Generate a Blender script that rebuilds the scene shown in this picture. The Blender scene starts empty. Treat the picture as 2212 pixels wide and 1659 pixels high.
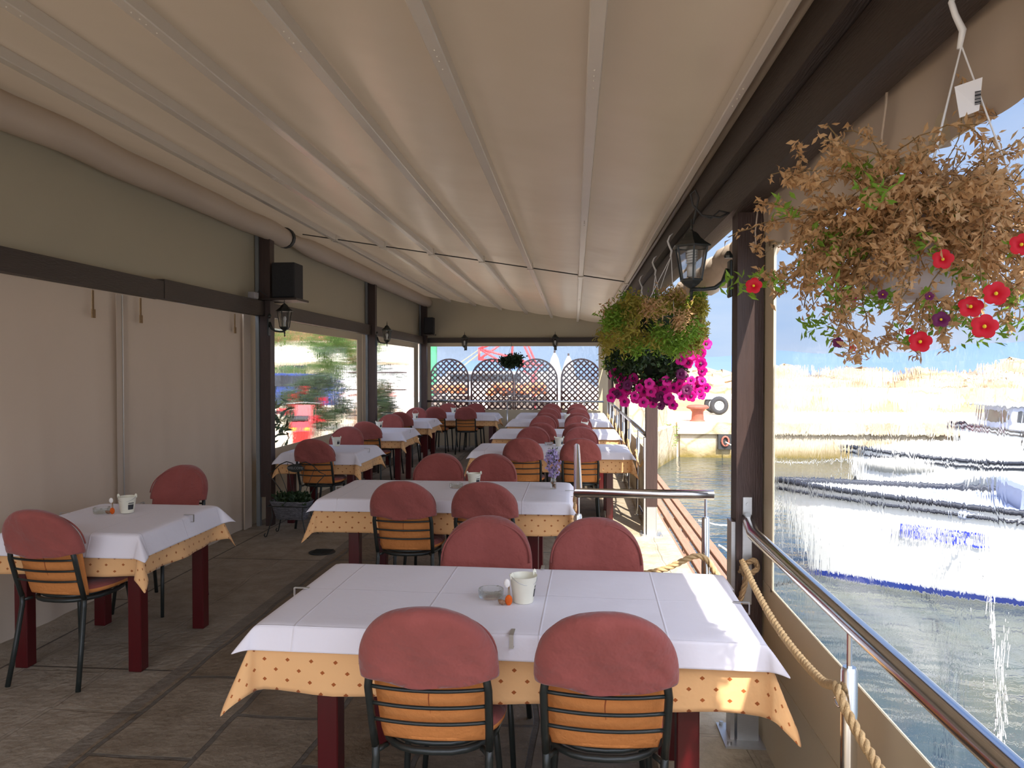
import bpy, bmesh, math, random
from mathutils import Vector, Matrix
random.seed(7)
R = math.radians
S = bpy.context.scene
COL = S.collection

# ------------------------------------------------------------------ camera
YAW, PITCH, EYE = R(4.823), R(1.056), 1.6
cd = bpy.data.cameras.new('camera'); cam = bpy.data.objects.new('camera', cd); COL.objects.link(cam)
cd.sensor_width = 36; cd.lens = 36*1600/2212; cd.clip_start = .05; cd.clip_end = 9000
cam.location = (0, 0, EYE); cam.rotation_euler = (R(90)-PITCH, 0, YAW)
S.camera = cam
# ------------------------------------------------------------------ world
w = bpy.data.worlds.new('sky'); S.world = w; w.use_nodes = True
nt = w.node_tree; nt.nodes.clear(); N = nt.nodes.new; L = nt.links.new
out = N('ShaderNodeOutputWorld'); bg = N('ShaderNodeBackground'); L(bg.outputs[0], out.inputs[0])
tc = N('ShaderNodeTexCoord'); sep = N('ShaderNodeSeparateXYZ'); L(tc.outputs['Generated'], sep.inputs[0])
cr = N('ShaderNodeValToRGB'); L(sep.outputs[2], cr.inputs[0])
cr.color_ramp.elements[0].position = 0.0; cr.color_ramp.elements[0].color = (.52, .69, .96, 1)
cr.color_ramp.elements[1].position = .7; cr.color_ramp.elements[1].color = (.16, .33, .78, 1)
e = cr.color_ramp.elements.new(.12); e.color = (.50, .68, .97, 1)
e = cr.color_ramp.elements.new(.35); e.color = (.36, .56, .95, 1)
mp = N('ShaderNodeMapping'); L(tc.outputs['Generated'], mp.inputs[0]); mp.inputs['Scale'].default_value = (1.6, 1.6, 6)
no = N('ShaderNodeTexNoise'); L(mp.outputs[0], no.inputs[0]); no.inputs['Scale'].default_value = 2.2; no.inputs['Detail'].default_value = 6
c2 = N('ShaderNodeValToRGB'); L(no.outputs[0], c2.inputs[0])
c2.color_ramp.elements[0].position = .45; c2.color_ramp.elements[0].color = (0, 0, 0, 1)
c2.color_ramp.elements[1].position = .8; c2.color_ramp.elements[1].color = (.75, .75, .75, 1)
mx = N('ShaderNodeMix'); mx.data_type = 'RGBA'; L(c2.outputs[0], mx.inputs[0]); L(cr.outputs[0], mx.inputs[6]); mx.inputs[7].default_value = (.85, .9, 1, 1)
nv = N('ShaderNodeVectorMath'); nv.operation = 'NORMALIZE'; L(tc.outputs['Generated'], nv.inputs[0])
dt = N('ShaderNodeVectorMath'); dt.operation = 'DOT_PRODUCT'; L(nv.outputs[0], dt.inputs[0]); dt.inputs[1].default_value = (.2, -.623, .754)
m0 = N('ShaderNodeMath'); m0.operation = 'MAXIMUM'; L(dt.outputs['Value'], m0.inputs[0]); m0.inputs[1].default_value = 0
pw = N('ShaderNodeMath'); pw.operation = 'POWER'; L(m0.outputs[0], pw.inputs[0]); pw.inputs[1].default_value = 3
gl = N('ShaderNodeMix'); gl.data_type = 'RGBA'; gl.blend_type = 'ADD'; gl.inputs[0].default_value = 1; gl.clamp_result = False
sc_ = N('ShaderNodeVectorMath'); sc_.operation = 'SCALE'; sc_.inputs[0].default_value = (4.2, 4.3, 4.6); L(pw.outputs[0], sc_.inputs['Scale'])   # broad haze round the sun, behind the viewer, added to brighten the near tables
L(mx.outputs[2], gl.inputs[6]); L(sc_.outputs[0], gl.inputs[7])
L(gl.outputs[2], bg.inputs[0]); bg.inputs[1].default_value = .8
# ------------------------------------------------------------------ sun
sd = bpy.data.lights.new('sun', 'SUN'); sd.energy = 7.5; sd.angle = R(.6); sd.color = (1, .93, .82)
sun = bpy.data.objects.new('sun', sd); COL.objects.link(sun)
sun.rotation_euler = Vector((-.305, .95, -1.15)).to_track_quat('-Z', 'Y').to_euler()
# ------------------------------------------------------------------ exposure
vs = S.view_settings; vs.view_transform = 'Standard'; vs.look = 'None'; vs.gamma = 1; vs.use_curve_mapping = False
vs.exposure = 0.35

# ================================================================== materials
def lin(c):
    return tuple(((v/255)/12.92 if v/255 <= .04045 else ((v/255+.055)/1.055)**2.4) for v in c)
BD = {}
def mat(name, col, rough=.6, metal=0, spec=.5, noise=0, nscale=8, bump=0, bscale=40, trans=0, stretch=(1, 1, 1), coat=0, sheen=0):
    m = bpy.data.materials.new(name); m.use_nodes = True
    t = m.node_tree; b = t.nodes['Principled BSDF']; N = t.nodes.new; L = t.links.new
    c = tuple(col[:3])+(1,)
    b.inputs['Base Color'].default_value = c; b.inputs['Roughness'].default_value = rough
    b.inputs['Metallic'].default_value = metal; b.inputs['Specular IOR Level'].default_value = spec
    b.inputs['Coat Weight'].default_value = coat; b.inputs['Sheen Weight'].default_value = sheen
    tc = N('ShaderNodeTexCoord'); mp = N('ShaderNodeMapping'); L(tc.outputs['Object'], mp.inputs[0]); mp.inputs['Scale'].default_value = stretch
    if noise:
        n = N('ShaderNodeTexNoise'); n.inputs['Scale'].default_value = nscale; n.inputs['Detail'].default_value = 5; L(mp.outputs[0], n.inputs[0])
        x = N('ShaderNodeMix'); x.data_type = 'RGBA'; L(n.outputs[0], x.inputs[0])
        x.inputs[6].default_value = tuple(max(0, v*(1-noise)) for v in c[:3])+(1,); x.inputs[7].default_value = tuple(min(1, v*(1+noise)) for v in c[:3])+(1,)
        L(x.outputs[2], b.inputs['Base Color'])
    if bump:
        n = N('ShaderNodeTexNoise'); n.inputs['Scale'].default_value = bscale; n.inputs['Detail'].default_value = 4; L(mp.outputs[0], n.inputs[0])
        bp = N('ShaderNodeBump'); bp.inputs['Strength'].default_value = bump; bp.inputs['Distance'].default_value = .04 if 'velour' in name else .01; L(n.outputs[0], bp.inputs['Height']); L(bp.outputs[0], b.inputs['Normal'])
    if trans:
        o = t.nodes['Material Output']; tr = N('ShaderNodeBsdfTranslucent'); tr.inputs[0].default_value = c
        ms = N('ShaderNodeMixShader'); ms.inputs[0].default_value = trans; L(b.outputs[0], ms.inputs[1]); L(tr.outputs[0], ms.inputs[2]); L(ms.outputs[0], o.inputs[0])
    return m
M = {}
M['burgundy'] = mat('burgundy velour', lin((150, 82, 76)), .95, noise=.16, nscale=9, bump=.8, bscale=7, sheen=.25, spec=.1)
M['peach_pad'] = mat('apricot velour', lin((214, 138, 78)), .9, noise=.12, nscale=7, bump=.2, bscale=50, spec=.15)
M['peach_seam_shade'] = mat('apricot seam with groove shade', lin((160, 84, 44)), .9)  # pad's centre seam, with the shade of its groove put into the colour
M['black_metal'] = mat('black powder coated tube', (.018, .022, .02), .38, spec=.5, noise=.2)
M['red_wood'] = mat('dark red lacquered wood', lin((76, 10, 16)), .28, spec=.6, noise=.18, nscale=5, stretch=(8, 8, 1))
M['brown_wood'] = mat('dark brown stained wood', lin((60, 42, 36)), .5, noise=.35, nscale=7, bump=.3, bscale=20, stretch=(10, 10, .7))
M['brown_beam'] = mat('dark brown stained beam wood', lin((52, 40, 34)), .5, noise=.3, nscale=7, bump=.3, bscale=20, stretch=(10, .7, 10))
M['steel'] = mat('polished stainless steel', (.74, .73, .72), .17, metal=1, noise=.06, nscale=30)
M['brushed'] = mat('brushed aluminium', (.55, .54, .52), .42, metal=.85, noise=.12, nscale=30, stretch=(1, 1, 12))
M['channel'] = mat('dull aluminium channel', lin((120, 122, 122)), .5, noise=.08)
M['rope'] = mat('natural hemp rope', lin((206, 172, 124)), .9, noise=.25, nscale=60, bump=.5, bscale=300)
M['rope_dark'] = mat('weathered hemp rope', lin((150, 120, 84)), .9, noise=.35, nscale=60, bump=.5, bscale=300)
M['skirt'] = mat('cream awning fabric skirt', lin((206, 190, 160)), .6, noise=.06, nscale=3, trans=.10, bump=.12, bscale=5)
M['fabric_wall'] = mat('cream coated side fabric', lin((196, 178, 158)), .62, noise=.05, nscale=2.2, trans=.04, bump=.25, bscale=4)
M['gable'] = mat('cream coated gable fabric', lin((178, 168, 144)), .6, noise=.05, nscale=2, trans=.04)
M['rail'] = mat('white painted awning rail', lin((206, 196, 182)), .3, spec=.6, noise=.04)
M['white_plastic'] = mat('white plastic', (.8, .8, .8), .4, noise=.04)
M['enamel'] = mat('cream enamelled tin', lin((236, 232, 212)), .35, noise=.05, nscale=14)
M['dark_print'] = mat('dark print', (.03, .03, .035), .6, noise=.9, nscale=60)
M['orange_flower'] = mat('orange dried flower', lin((226, 98, 12)), .8, noise=.2, nscale=60, bump=.5, bscale=200)
M['shell'] = mat('white sea shell', (.85, .8, .74), .4, noise=.12, nscale=40)
M['shell_brown'] = mat('brown snail shell', lin((150, 112, 84)), .5, noise=.4, nscale=50)
M['speaker'] = mat('black speaker cloth', (.02, .02, .022), .8, noise=.4, nscale=60)
M['leaf'] = mat('fresh green leaf', lin((124, 160, 52)), .55, noise=.4, nscale=9, trans=.4)
M['leaf_yellow'] = mat('yellowed olive leaf', lin((168, 156, 66)), .6, noise=.35, nscale=9, trans=.4)
M['leaf_dark'] = mat('dark green leaf', lin((44, 66, 34)), .5, noise=.4, nscale=9, trans=.2)
M['leaf_dry'] = mat('dried brown leaf', lin((206, 168, 122)), .8, noise=.3, nscale=30, trans=.45)
M['stem'] = mat('brown twig', lin((122, 98, 60)), .8, noise=.3)
M['red_petal'] = mat('crimson petal', lin((214, 14, 44)), .6, noise=.2, nscale=60, trans=.35)
M['purple_petal'] = mat('dark purple petal', lin((108, 24, 84)), .6, noise=.2, nscale=60, trans=.35)
M['magenta_petal'] = mat('magenta petunia petal', lin((228, 16, 150)), .6, noise=.15, nscale=30, trans=.45)
M['yellow_eye'] = mat('yellow throat', lin((220, 190, 30)), .6, noise=.1)
M['lilac'] = mat('pale lilac petal', lin((186, 168, 214)), .7, noise=.12, nscale=60, trans=.2)
M['wicker'] = mat('grey painted wicker', lin((92, 92, 98)), .7, noise=.6, nscale=90, bump=1, bscale=120, stretch=(.5, .5, 2.2))
def wicker_mat():
    m = bpy.data.materials.new('grey woven wicker'); m.use_nodes = True; t = m.node_tree; b = t.nodes['Principled BSDF']; N = t.nodes.new; L = t.links.new
    tc = N('ShaderNodeTexCoord'); sp = N('ShaderNodeSeparateXYZ'); L(tc.outputs['Object'], sp.inputs[0]); ad = N('ShaderNodeMath'); L(sp.outputs[0], ad.inputs[0]); L(sp.outputs[1], ad.inputs[1]); cb = N('ShaderNodeCombineXYZ'); L(ad.outputs[0], cb.inputs[0]); L(sp.outputs[2], cb.inputs[1])
    br = N('ShaderNodeTexBrick'); L(cb.outputs[0], br.inputs[0]); br.inputs['Scale'].default_value = 1; br.inputs['Brick Width'].default_value = .022; br.inputs['Row Height'].default_value = .009; br.inputs['Mortar Size'].default_value = .0016; br.inputs['Mortar Smooth'].default_value = 1
    br.inputs['Color1'].default_value = lin((150, 150, 158))+(1,); br.inputs['Color2'].default_value = lin((110, 110, 118))+(1,); br.inputs['Mortar'].default_value = (.01, .01, .012, 1); L(br.outputs[0], b.inputs['Base Color']); b.inputs['Roughness'].default_value = .6
    bp = N('ShaderNodeBump'); bp.invert = True; bp.inputs['Distance'].default_value = .004; L(br.outputs['Fac'], bp.inputs['Height']); L(bp.outputs[0], b.inputs['Normal']); return m
M['wicker'] = wicker_mat()
M['soil'] = mat('dark soil', (.02, .015, .01), .9, noise=.4)
M['grey_pot'] = mat('pale grey plastic pot', lin((196, 190, 196)), .5, noise=.06, trans=.15)
M['green_pot'] = mat('dark green plastic pot', lin((30, 44, 30)), .5, noise=.1)
M['tag'] = mat('white plant tag', (.84, .83, .85), .5, noise=.02)
M['tyre'] = mat('black tyre rubber', (.035, .035, .04), .8, noise=.2, bump=.4, bscale=60)
M['white_paint'] = mat('white gloss paint', (.82, .82, .82), .3, noise=.04, nscale=3)
M['rust'] = mat('rusty red iron', lin((158, 92, 76)), .75, noise=.3, nscale=9, bump=.4, bscale=30)
M['crane_red'] = mat('red painted crane steel', lin((222, 74, 80)), .5, noise=.1)
M['pink_paint'] = mat('faded red paint', lin((232, 170, 168)), .5, noise=.1)
M['white_rope'] = mat('sun bleached rope', lin((238, 232, 222)), .9, noise=.12, nscale=60)
M['green_paint'] = mat('green painted post', lin((70, 160, 110)), .5, noise=.1)
M['lattice'] = mat('brown garden lattice wood', lin((92, 44, 34)), .7, noise=.25, nscale=20)
M['canvas_white'] = mat('white canvas', (.78, .76, .7), .8, noise=.08, nscale=5, trans=.2)
M['net_orange'] = mat('orange fishing net', lin((226, 132, 88)), .9, noise=.6, nscale=12, bump=1, bscale=30)
M['crate_grey'] = mat('grey weathered wood', lin((128, 116, 108)), .8, noise=.4, nscale=9)
M['blue_car'] = mat('blue car paint', lin((36, 70, 150)), .25, noise=.05, coat=.6)
M['red_paint'] = mat('red scooter paint', lin((214, 20, 30)), .3, noise=.08, coat=.5)
M['amber'] = mat('amber lens', lin((255, 150, 20)), .3, noise=.1)
M['grey_plastic'] = mat('grey plastic', lin((150, 146, 146)), .5, noise=.1)
M['dark_glass'] = mat('dark window glass', (.03, .035, .045), .08, spec=.8, noise=.1)
M['leaf_tree'] = mat('tree leaf', lin((86, 114, 50)), .6, noise=.4, nscale=5, trans=.3)
M['bark'] = mat('pale tree bark', lin((150, 116, 92)), .9, noise=.3, nscale=8, bump=.8, bscale=12)
M['plaster'] = mat('white plaster', lin((236, 228, 214)), .85, noise=.06, nscale=3, bump=.3, bscale=14)
M['boat_white'] = mat('white boat hull paint', (.82, .82, .8), .35, noise=.05, nscale=2)
M['boat_blue'] = mat('blue boot stripe', lin((34, 60, 150)), .4, noise=.05)
M['boat_dark'] = mat('dark rubbing strake', (.03, .035, .05), .5, noise=.2)
M['boat_grey'] = mat('blue grey cabin paint', lin((176, 184, 206)), .5, noise=.06)
M['varnish'] = mat('varnished brown door', lin((112, 66, 60)), .4, noise=.2)
M['text_blue'] = mat('blue lettering', lin((70, 84, 200)), .5, noise=.02)
M['sign_text'] = mat('grey lettering', (.25, .26, .27), .5, noise=.02)
M['cfl'] = mat('white bulb glass', (.8, .8, .78), .3, noise=.02)
M['mountain'] = mat('hazy blue hills', lin((104, 126, 166)), 1, spec=0, noise=.08, nscale=.004)  # blue haze of distance is put into the hills' base colour
M['cable'] = mat('dark cable', (.03, .03, .03), .6, noise=.1)

def glassy(name, tint, ior=1.45, rough=0.0, tr=.55):
    m = bpy.data.materials.new(name); m.use_nodes = True; t = m.node_tree; t.nodes.clear(); N = t.nodes.new; L = t.links.new
    o = N('ShaderNodeOutputMaterial'); a = N('ShaderNodeBsdfTransparent'); a.inputs[0].default_value = tint+(1,)
    g = N('ShaderNodeBsdfGlass'); g.inputs['IOR'].default_value = ior; g.inputs['Roughness'].default_value = rough; g.inputs[0].default_value = tint+(1,)
    ms = N('ShaderNodeMixShader'); ms.inputs[0].default_value = 1-tr; L(a.outputs[0], ms.inputs[1]); L(g.outputs[0], ms.inputs[2]); L(ms.outputs[0], o.inputs[0])
    return m
M['glass'] = glassy('clear glass', (.96, .98, .97), 1.45, 0, .35)
M['lantern_glass'] = glassy('lantern glass', (.9, .9, .9), 1.2, .05, .6)

def film_mat(name, scale, dist, tr):
    m = bpy.data.materials.new(name); m.use_nodes = True; t = m.node_tree; t.nodes.clear(); N = t.nodes.new; L = t.links.new
    o = N('ShaderNodeOutputMaterial'); a = N('ShaderNodeBsdfTransparent'); a.inputs[0].default_value = (.97, .98, 1, 1)
    tc = N('ShaderNodeTexCoord'); mp = N('ShaderNodeMapping'); L(tc.outputs['Object'], mp.inputs[0]); mp.inputs['Scale'].default_value = (scale, scale, scale*.38)
    n = N('ShaderNodeTexNoise'); n.inputs['Scale'].default_value = 1; n.inputs['Detail'].default_value = 3; n.inputs['Roughness'].default_value = .55; n.inputs['Distortion'].default_value = .6; L(mp.outputs[0], n.inputs[0])
    bp = N('ShaderNodeBump'); bp.inputs['Strength'].default_value = 1; bp.inputs['Distance'].default_value = dist; L(n.outputs[0], bp.inputs['Height'])
    r = N('ShaderNodeBsdfRefraction'); r.inputs['IOR'].default_value = 1.18; r.inputs['Roughness'].default_value = 0; r.inputs[0].default_value = (.97, .98, 1, 1); L(bp.outputs[0], r.inputs['Normal'])
    ms = N('ShaderNodeMixShader'); ms.inputs[0].default_value = 1-tr; L(a.outputs[0], ms.inputs[1]); L(r.outputs[0], ms.inputs[2])
    if tr == 1: ms.inputs[0].default_value = 0
    g = N('ShaderNodeBsdfGlossy'); g.inputs['Roughness'].default_value = .04; L(bp.outputs[0], g.inputs['Normal'])
    m2 = N('ShaderNodeMixShader'); m2.inputs[0].default_value = .05; L(ms.outputs[0], m2.inputs[1]); L(g.outputs[0], m2.inputs[2]); L(m2.outputs[0], o.inputs[0])
    return m
M['film'] = film_mat('wavy clear vinyl', 16, .0009, 0)
M['film_flat'] = film_mat('clear vinyl', 14, .004, 1)

def ceiling_mat():
    m = bpy.data.materials.new('cream translucent roof membrane'); m.use_nodes = True; t = m.node_tree; b = t.nodes['Principled BSDF']; N = t.nodes.new; L = t.links.new
    tc = N('ShaderNodeTexCoord'); n = N('ShaderNodeTexNoise'); n.inputs['Scale'].default_value = 1.1; n.inputs['Detail'].default_value = 3; L(tc.outputs['Object'], n.inputs[0])
    x = N('ShaderNodeMix'); x.data_type = 'RGBA'; L(n.outputs[0], x.inputs[0]); x.inputs[6].default_value = lin((148, 133, 114))+(1,); x.inputs[7].default_value = lin((168, 152, 131))+(1,)
    L(x.outputs[2], b.inputs['Base Color']); b.inputs['Roughness'].default_value = .34; b.inputs['Specular IOR Level'].default_value = .45
    tr = N('ShaderNodeBsdfTranslucent'); tr.inputs[0].default_value = lin((232, 204, 172))+(1,)
    ms = N('ShaderNodeMixShader'); ms.inputs[0].default_value = .035; o = t.nodes['Material Output']
    L(b.outputs[0], ms.inputs[1]); L(tr.outputs[0], ms.inputs[2]); L(ms.outputs[0], o.inputs[0])
    bp = N('ShaderNodeBump'); bp.inputs['Strength'].default_value = .3; bp.inputs['Distance'].default_value = .05; n2 = N('ShaderNodeTexNoise'); n2.inputs['Scale'].default_value = 1.6; L(tc.outputs['Object'], n2.inputs[0]); L(n2.outputs[0], bp.inputs['Height']); L(bp.outputs[0], b.inputs['Normal'])
    return m
M['ceiling'] = ceiling_mat()

def cloth_mat(name, col, pattern=False, crease=False):
    m = bpy.data.materials.new(name); m.use_nodes = True; t = m.node_tree; b = t.nodes['Principled BSDF']; N = t.nodes.new; L = t.links.new
    b.inputs['Roughness'].default_value = .85; b.inputs['Specular IOR Level'].default_value = .2; b.inputs['Sheen Weight'].default_value = .15
    uv = N('ShaderNodeUVMap'); uv.uv_map = 'flat'; b.inputs['Base Color'].default_value = col+(1,)
    def math_(op, a, bb=None):
        q = N('ShaderNodeMath'); q.operation = op
        for i, v in enumerate((a, bb)):
            if v is None: continue
            if isinstance(v, (int, float)): q.inputs[i].default_value = v
            else: L(v, q.inputs[i])
        return q.outputs[0]
    sp = N('ShaderNodeSeparateXYZ'); L(uv.outputs[0], sp.inputs[0])
    n = N('ShaderNodeTexNoise'); n.inputs['Scale'].default_value = 7; n.inputs['Detail'].default_value = 4; L(uv.outputs[0], n.inputs[0])
    h = n.outputs[0]
    if pattern:
        P = .085; res = None
        for ox, oy, sz in ((0, 0, 1), (.5, .5, 1)):
            fx = math_('ABSOLUTE', math_('SUBTRACT', math_('FRACT', math_('ADD', math_('DIVIDE', sp.outputs[0], P), ox)), .5))
            fy = math_('ABSOLUTE', math_('SUBTRACT', math_('FRACT', math_('ADD', math_('DIVIDE', sp.outputs[1], P*.8), oy)), .5))
            d = math_('LESS_THAN', math_('ADD', fx, fy), .10)
            res = d if res is None else math_('MAXIMUM', res, d)
        x = N('ShaderNodeMix'); x.data_type = 'RGBA'; L(res, x.inputs[0]); x.inputs[6].default_value = col+(1,); x.inputs[7].default_value = lin((176, 96, 48))+(1,)
        L(x.outputs[2], b.inputs['Base Color'])
    if crease:
        acc = None
        for src, period, off in ((sp.outputs[0], .41, .2), (sp.outputs[1], .40, .5)):
            f = math_('ABSOLUTE', math_('SUBTRACT', math_('FRACT', math_('ADD', math_('DIVIDE', src, period), off)), .5))
            g = math_('MULTIPLY', math_('MAXIMUM', math_('SUBTRACT', .012, f), 0), 22)
            acc = g if acc is None else math_('ADD', acc, g)
        h = math_('ADD', math_('MULTIPLY', h, .9), acc)
    bp = N('ShaderNodeBump'); bp.inputs['Strength'].default_value = .8; bp.inputs['Distance'].default_value = .010; L(h, bp.inputs['Height']); L(bp.outputs[0], b.inputs['Normal'])
    tr = N('ShaderNodeBsdfTranslucent'); tr.inputs[0].default_value = col+(1,); ms = N('ShaderNodeMixShader'); ms.inputs[0].default_value = .15
    o = t.nodes['Material Output']; L(b.outputs[0], ms.inputs[1]); L(tr.outputs[0], ms.inputs[2]); L(ms.outputs[0], o.inputs[0])
    return m
M['white_cloth'] = cloth_mat('white table linen', lin((246, 241, 247)), crease=True)
M['peach_cloth'] = cloth_mat('peach damask cloth', lin((248, 196, 138)), pattern=True)

def floor_mat():
    m = bpy.data.materials.new('stone paving'); m.use_nodes = True; t = m.node_tree; b = t.nodes['Principled BSDF']; N = t.nodes.new; L = t.links.new
    g = N('ShaderNodeNewGeometry'); sp = N('ShaderNodeSeparateXYZ'); L(g.outputs['Position'], sp.inputs[0])
    dn = N('ShaderNodeTexNoise'); dn.inputs['Scale'].default_value = 1.3; L(g.outputs['Position'], dn.inputs[0])
    ad = N('ShaderNodeVectorMath'); ad.operation = 'MULTIPLY_ADD'; L(dn.outputs[1], ad.inputs[0]); ad.inputs[1].default_value = (.12, .12, 0); L(g.outputs['Position'], ad.inputs[2])
    mp = N('ShaderNodeMapping'); L(ad.outputs[0], mp.inputs[0]); mp.inputs['Rotation'].default_value = (0, 0, R(90)); mp.inputs['Location'].default_value = (.15, .12, 0)
    br = N('ShaderNodeTexBrick'); L(mp.outputs[0], br.inputs[0]); br.inputs['Scale'].default_value = 1; br.inputs['Brick Width'].default_value = .8; br.inputs['Row Height'].default_value = .46
    br.inputs['Mortar Size'].default_value = .014; br.inputs['Mortar Smooth'].default_value = .3; br.inputs['Color1'].default_value = lin((138, 120, 98))+(1,); br.inputs['Color2'].default_value = lin((156, 144, 128))+(1,); br.inputs['Mortar'].default_value = lin((118, 112, 104))+(1,)
    mp2 = N('ShaderNodeMapping'); L(g.outputs['Position'], mp2.inputs[0]); mp2.inputs['Rotation'].default_value = (0, 0, R(90)); mp2.inputs['Location'].default_value = (.3, .47, 0)
    b2 = N('ShaderNodeTexBrick'); L(mp2.outputs[0], b2.inputs[0]); b2.inputs['Scale'].default_value = 1; b2.inputs['Brick Width'].default_value = 2.3; b2.inputs['Row Height'].default_value = 1.3
    b2.inputs['Mortar Size'].default_value = .008; b2.inputs['Color1'].default_value = lin((176, 164, 148))+(1,); b2.inputs['Color2'].default_value = lin((166, 156, 142))+(1,); b2.inputs['Mortar'].default_value = lin((96, 88, 80))+(1,)
    def lt(val, rev=False):
        q = N('ShaderNodeMath'); q.operation = 'GREATER_THAN' if rev else 'LESS_THAN'; L(sp.outputs[0], q.inputs[0]); q.inputs[1].default_value = val; return q.outputs[0]
    def mix(f, a, c):
        x = N('ShaderNodeMix'); x.data_type = 'RGBA'
        if isinstance(f, float): x.inputs[0].default_value = f
        else: L(f, x.inputs[0])
        for i, v in ((6, a), (7, c)):
            if isinstance(v, tuple): x.inputs[i].default_value = v+(1,)
            else: L(v, x.inputs[i])
        return x
    c = mix(lt(-2.05), br.outputs[0], lin((140, 132, 122))).outputs[2]
    c = mix(lt(-2.13), c, b2.outputs[0]).outputs[2]
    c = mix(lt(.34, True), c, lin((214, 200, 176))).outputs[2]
    n = N('ShaderNodeTexNoise'); n.inputs['Scale'].default_value = 5; n.inputs['Detail'].default_value = 8; n.inputs['Roughness'].default_value = .7; L(g.outputs['Position'], n.inputs[0])
    rr = N('ShaderNodeValToRGB'); L(n.outputs[0], rr.inputs[0]); rr.color_ramp.elements[0].color = (.50, .46, .41, 1); rr.color_ramp.elements[0].position = .3; rr.color_ramp.elements[1].color = (.86, .85, .83, 1); rr.color_ramp.elements[1].position = .68
    x = mix(1.0, c, rr.outputs[0]); x.blend_type = 'MULTIPLY'; L(x.outputs[2], b.inputs['Base Color'])
    b.inputs['Roughness'].default_value = .72; b.inputs['Specular IOR Level'].default_value = .3
    n3 = N('ShaderNodeTexNoise'); n3.inputs['Scale'].default_value = 26; n3.inputs['Detail'].default_value = 6; L(g.outputs['Position'], n3.inputs[0])
    q = N('ShaderNodeMath'); q.operation = 'MULTIPLY_ADD'; L(br.outputs['Fac'], q.inputs[0]); q.inputs[1].default_value = -.6; L(n3.outputs[0], q.inputs[2])
    bp = N('ShaderNodeBump'); bp.inputs['Strength'].default_value = .9; bp.inputs['Distance'].default_value = .014; L(q.outputs[0], bp.inputs['Height']); L(bp.outputs[0], b.inputs['Normal'])
    return m
M['floor'] = floor_mat()

def stone_mat(name, c1, c2, sc, mort=(.5, .45, .38)):
    m = bpy.data.materials.new(name); m.use_nodes = True; t = m.node_tree; b = t.nodes['Principled BSDF']; N = t.nodes.new; L = t.links.new
    g = N('ShaderNodeNewGeometry')
    v = N('ShaderNodeTexVoronoi'); v.inputs['Scale'].default_value = sc; v.feature = 'DISTANCE_TO_EDGE'; L(g.outputs['Position'], v.inputs[0])
    v2 = N('ShaderNodeTexVoronoi'); v2.inputs['Scale'].default_value = sc; L(g.outputs['Position'], v2.inputs[0])
    x = N('ShaderNodeMix'); x.data_type = 'RGBA'; s = N('ShaderNodeSeparateColor'); L(v2.outputs['Color'], s.inputs[0]); L(s.outputs[0], x.inputs[0]); x.inputs[6].default_value = c1+(1,); x.inputs[7].default_value = c2+(1,)
    r = N('ShaderNodeValToRGB'); L(v.outputs['Distance'], r.inputs[0]); r.color_ramp.elements[0].color = (.62, .58, .5, 1); r.color_ramp.elements[1].position = .06; r.color_ramp.elements[1].color = (1, 1, 1, 1)
    y = N('ShaderNodeMix'); y.data_type = 'RGBA'; y.blend_type = 'MULTIPLY'; y.inputs[0].default_value = 1; L(x.outputs[2], y.inputs[6]); L(r.outputs[0], y.inputs[7]); L(y.outputs[2], b.inputs['Base Color'])
    b.inputs['Roughness'].default_value = .9
    n = N('ShaderNodeTexNoise'); n.inputs['Scale'].default_value = 6; n.inputs['Detail'].default_value = 6; L(g.outputs['Position'], n.inputs[0])
    bp = N('ShaderNodeBump'); bp.inputs['Strength'].default_value = .8; bp.inputs['Distance'].default_value = .05; L(n.outputs[0], bp.inputs['Height']); L(bp.outputs[0], b.inputs['Normal'])
    return m
M['quay'] = stone_mat('pale limestone masonry', lin((214, 200, 176)), lin((192, 174, 144)), 1.3)
M['rubble'] = stone_mat('limestone rubble', lin((210, 190, 162)), lin((176, 148, 114)), 1.1)
M['ground'] = mat('sunlit sandy paving', lin((226, 206, 176)), .9, noise=.14, nscale=.6, bump=.3, bscale=3)
def quaywall_mat():
    m = stone_mat('tide marked quay wall', lin((204, 188, 164)), lin((182, 166, 138)), .9); t = m.node_tree; N = t.nodes.new; L = t.links.new; b = t.nodes['Principled BSDF']
    src = b.inputs['Base Color'].links[0].from_socket
    g = N('ShaderNodeNewGeometry'); sp = N('ShaderNodeSeparateXYZ'); L(g.outputs['Position'], sp.inputs[0]); n = N('ShaderNodeTexNoise'); n.inputs['Scale'].default_value = 2.5; L(g.outputs['Position'], n.inputs[0])
    q = N('ShaderNodeMath'); q.operation = 'MULTIPLY_ADD'; L(n.outputs[0], q.inputs[0]); q.inputs[1].default_value = -.5; L(sp.outputs[2], q.inputs[2])
    r = N('ShaderNodeMapRange'); L(q.outputs[0], r.inputs[0]); r.inputs[1].default_value = -1.25; r.inputs[2].default_value = -.85; r.inputs[3].default_value = 1; r.inputs[4].default_value = 0
    x = N('ShaderNodeMix'); x.data_type = 'RGBA'; L(r.outputs[0], x.inputs[0]); L(src, x.inputs[6]); x.inputs[7].default_value = lin((120, 104, 52))+(1,); L(x.outputs[2], b.inputs['Base Color'])
    return m
M['quay_wall'] = quaywall_mat()
def plank_mat():
    m = mat('weathered deck boards', lin((158, 120, 100)), .8, noise=.35, nscale=4, bump=.6, bscale=9, stretch=(14, 1, 14)); return m
M['deck'] = plank_mat()
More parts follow.
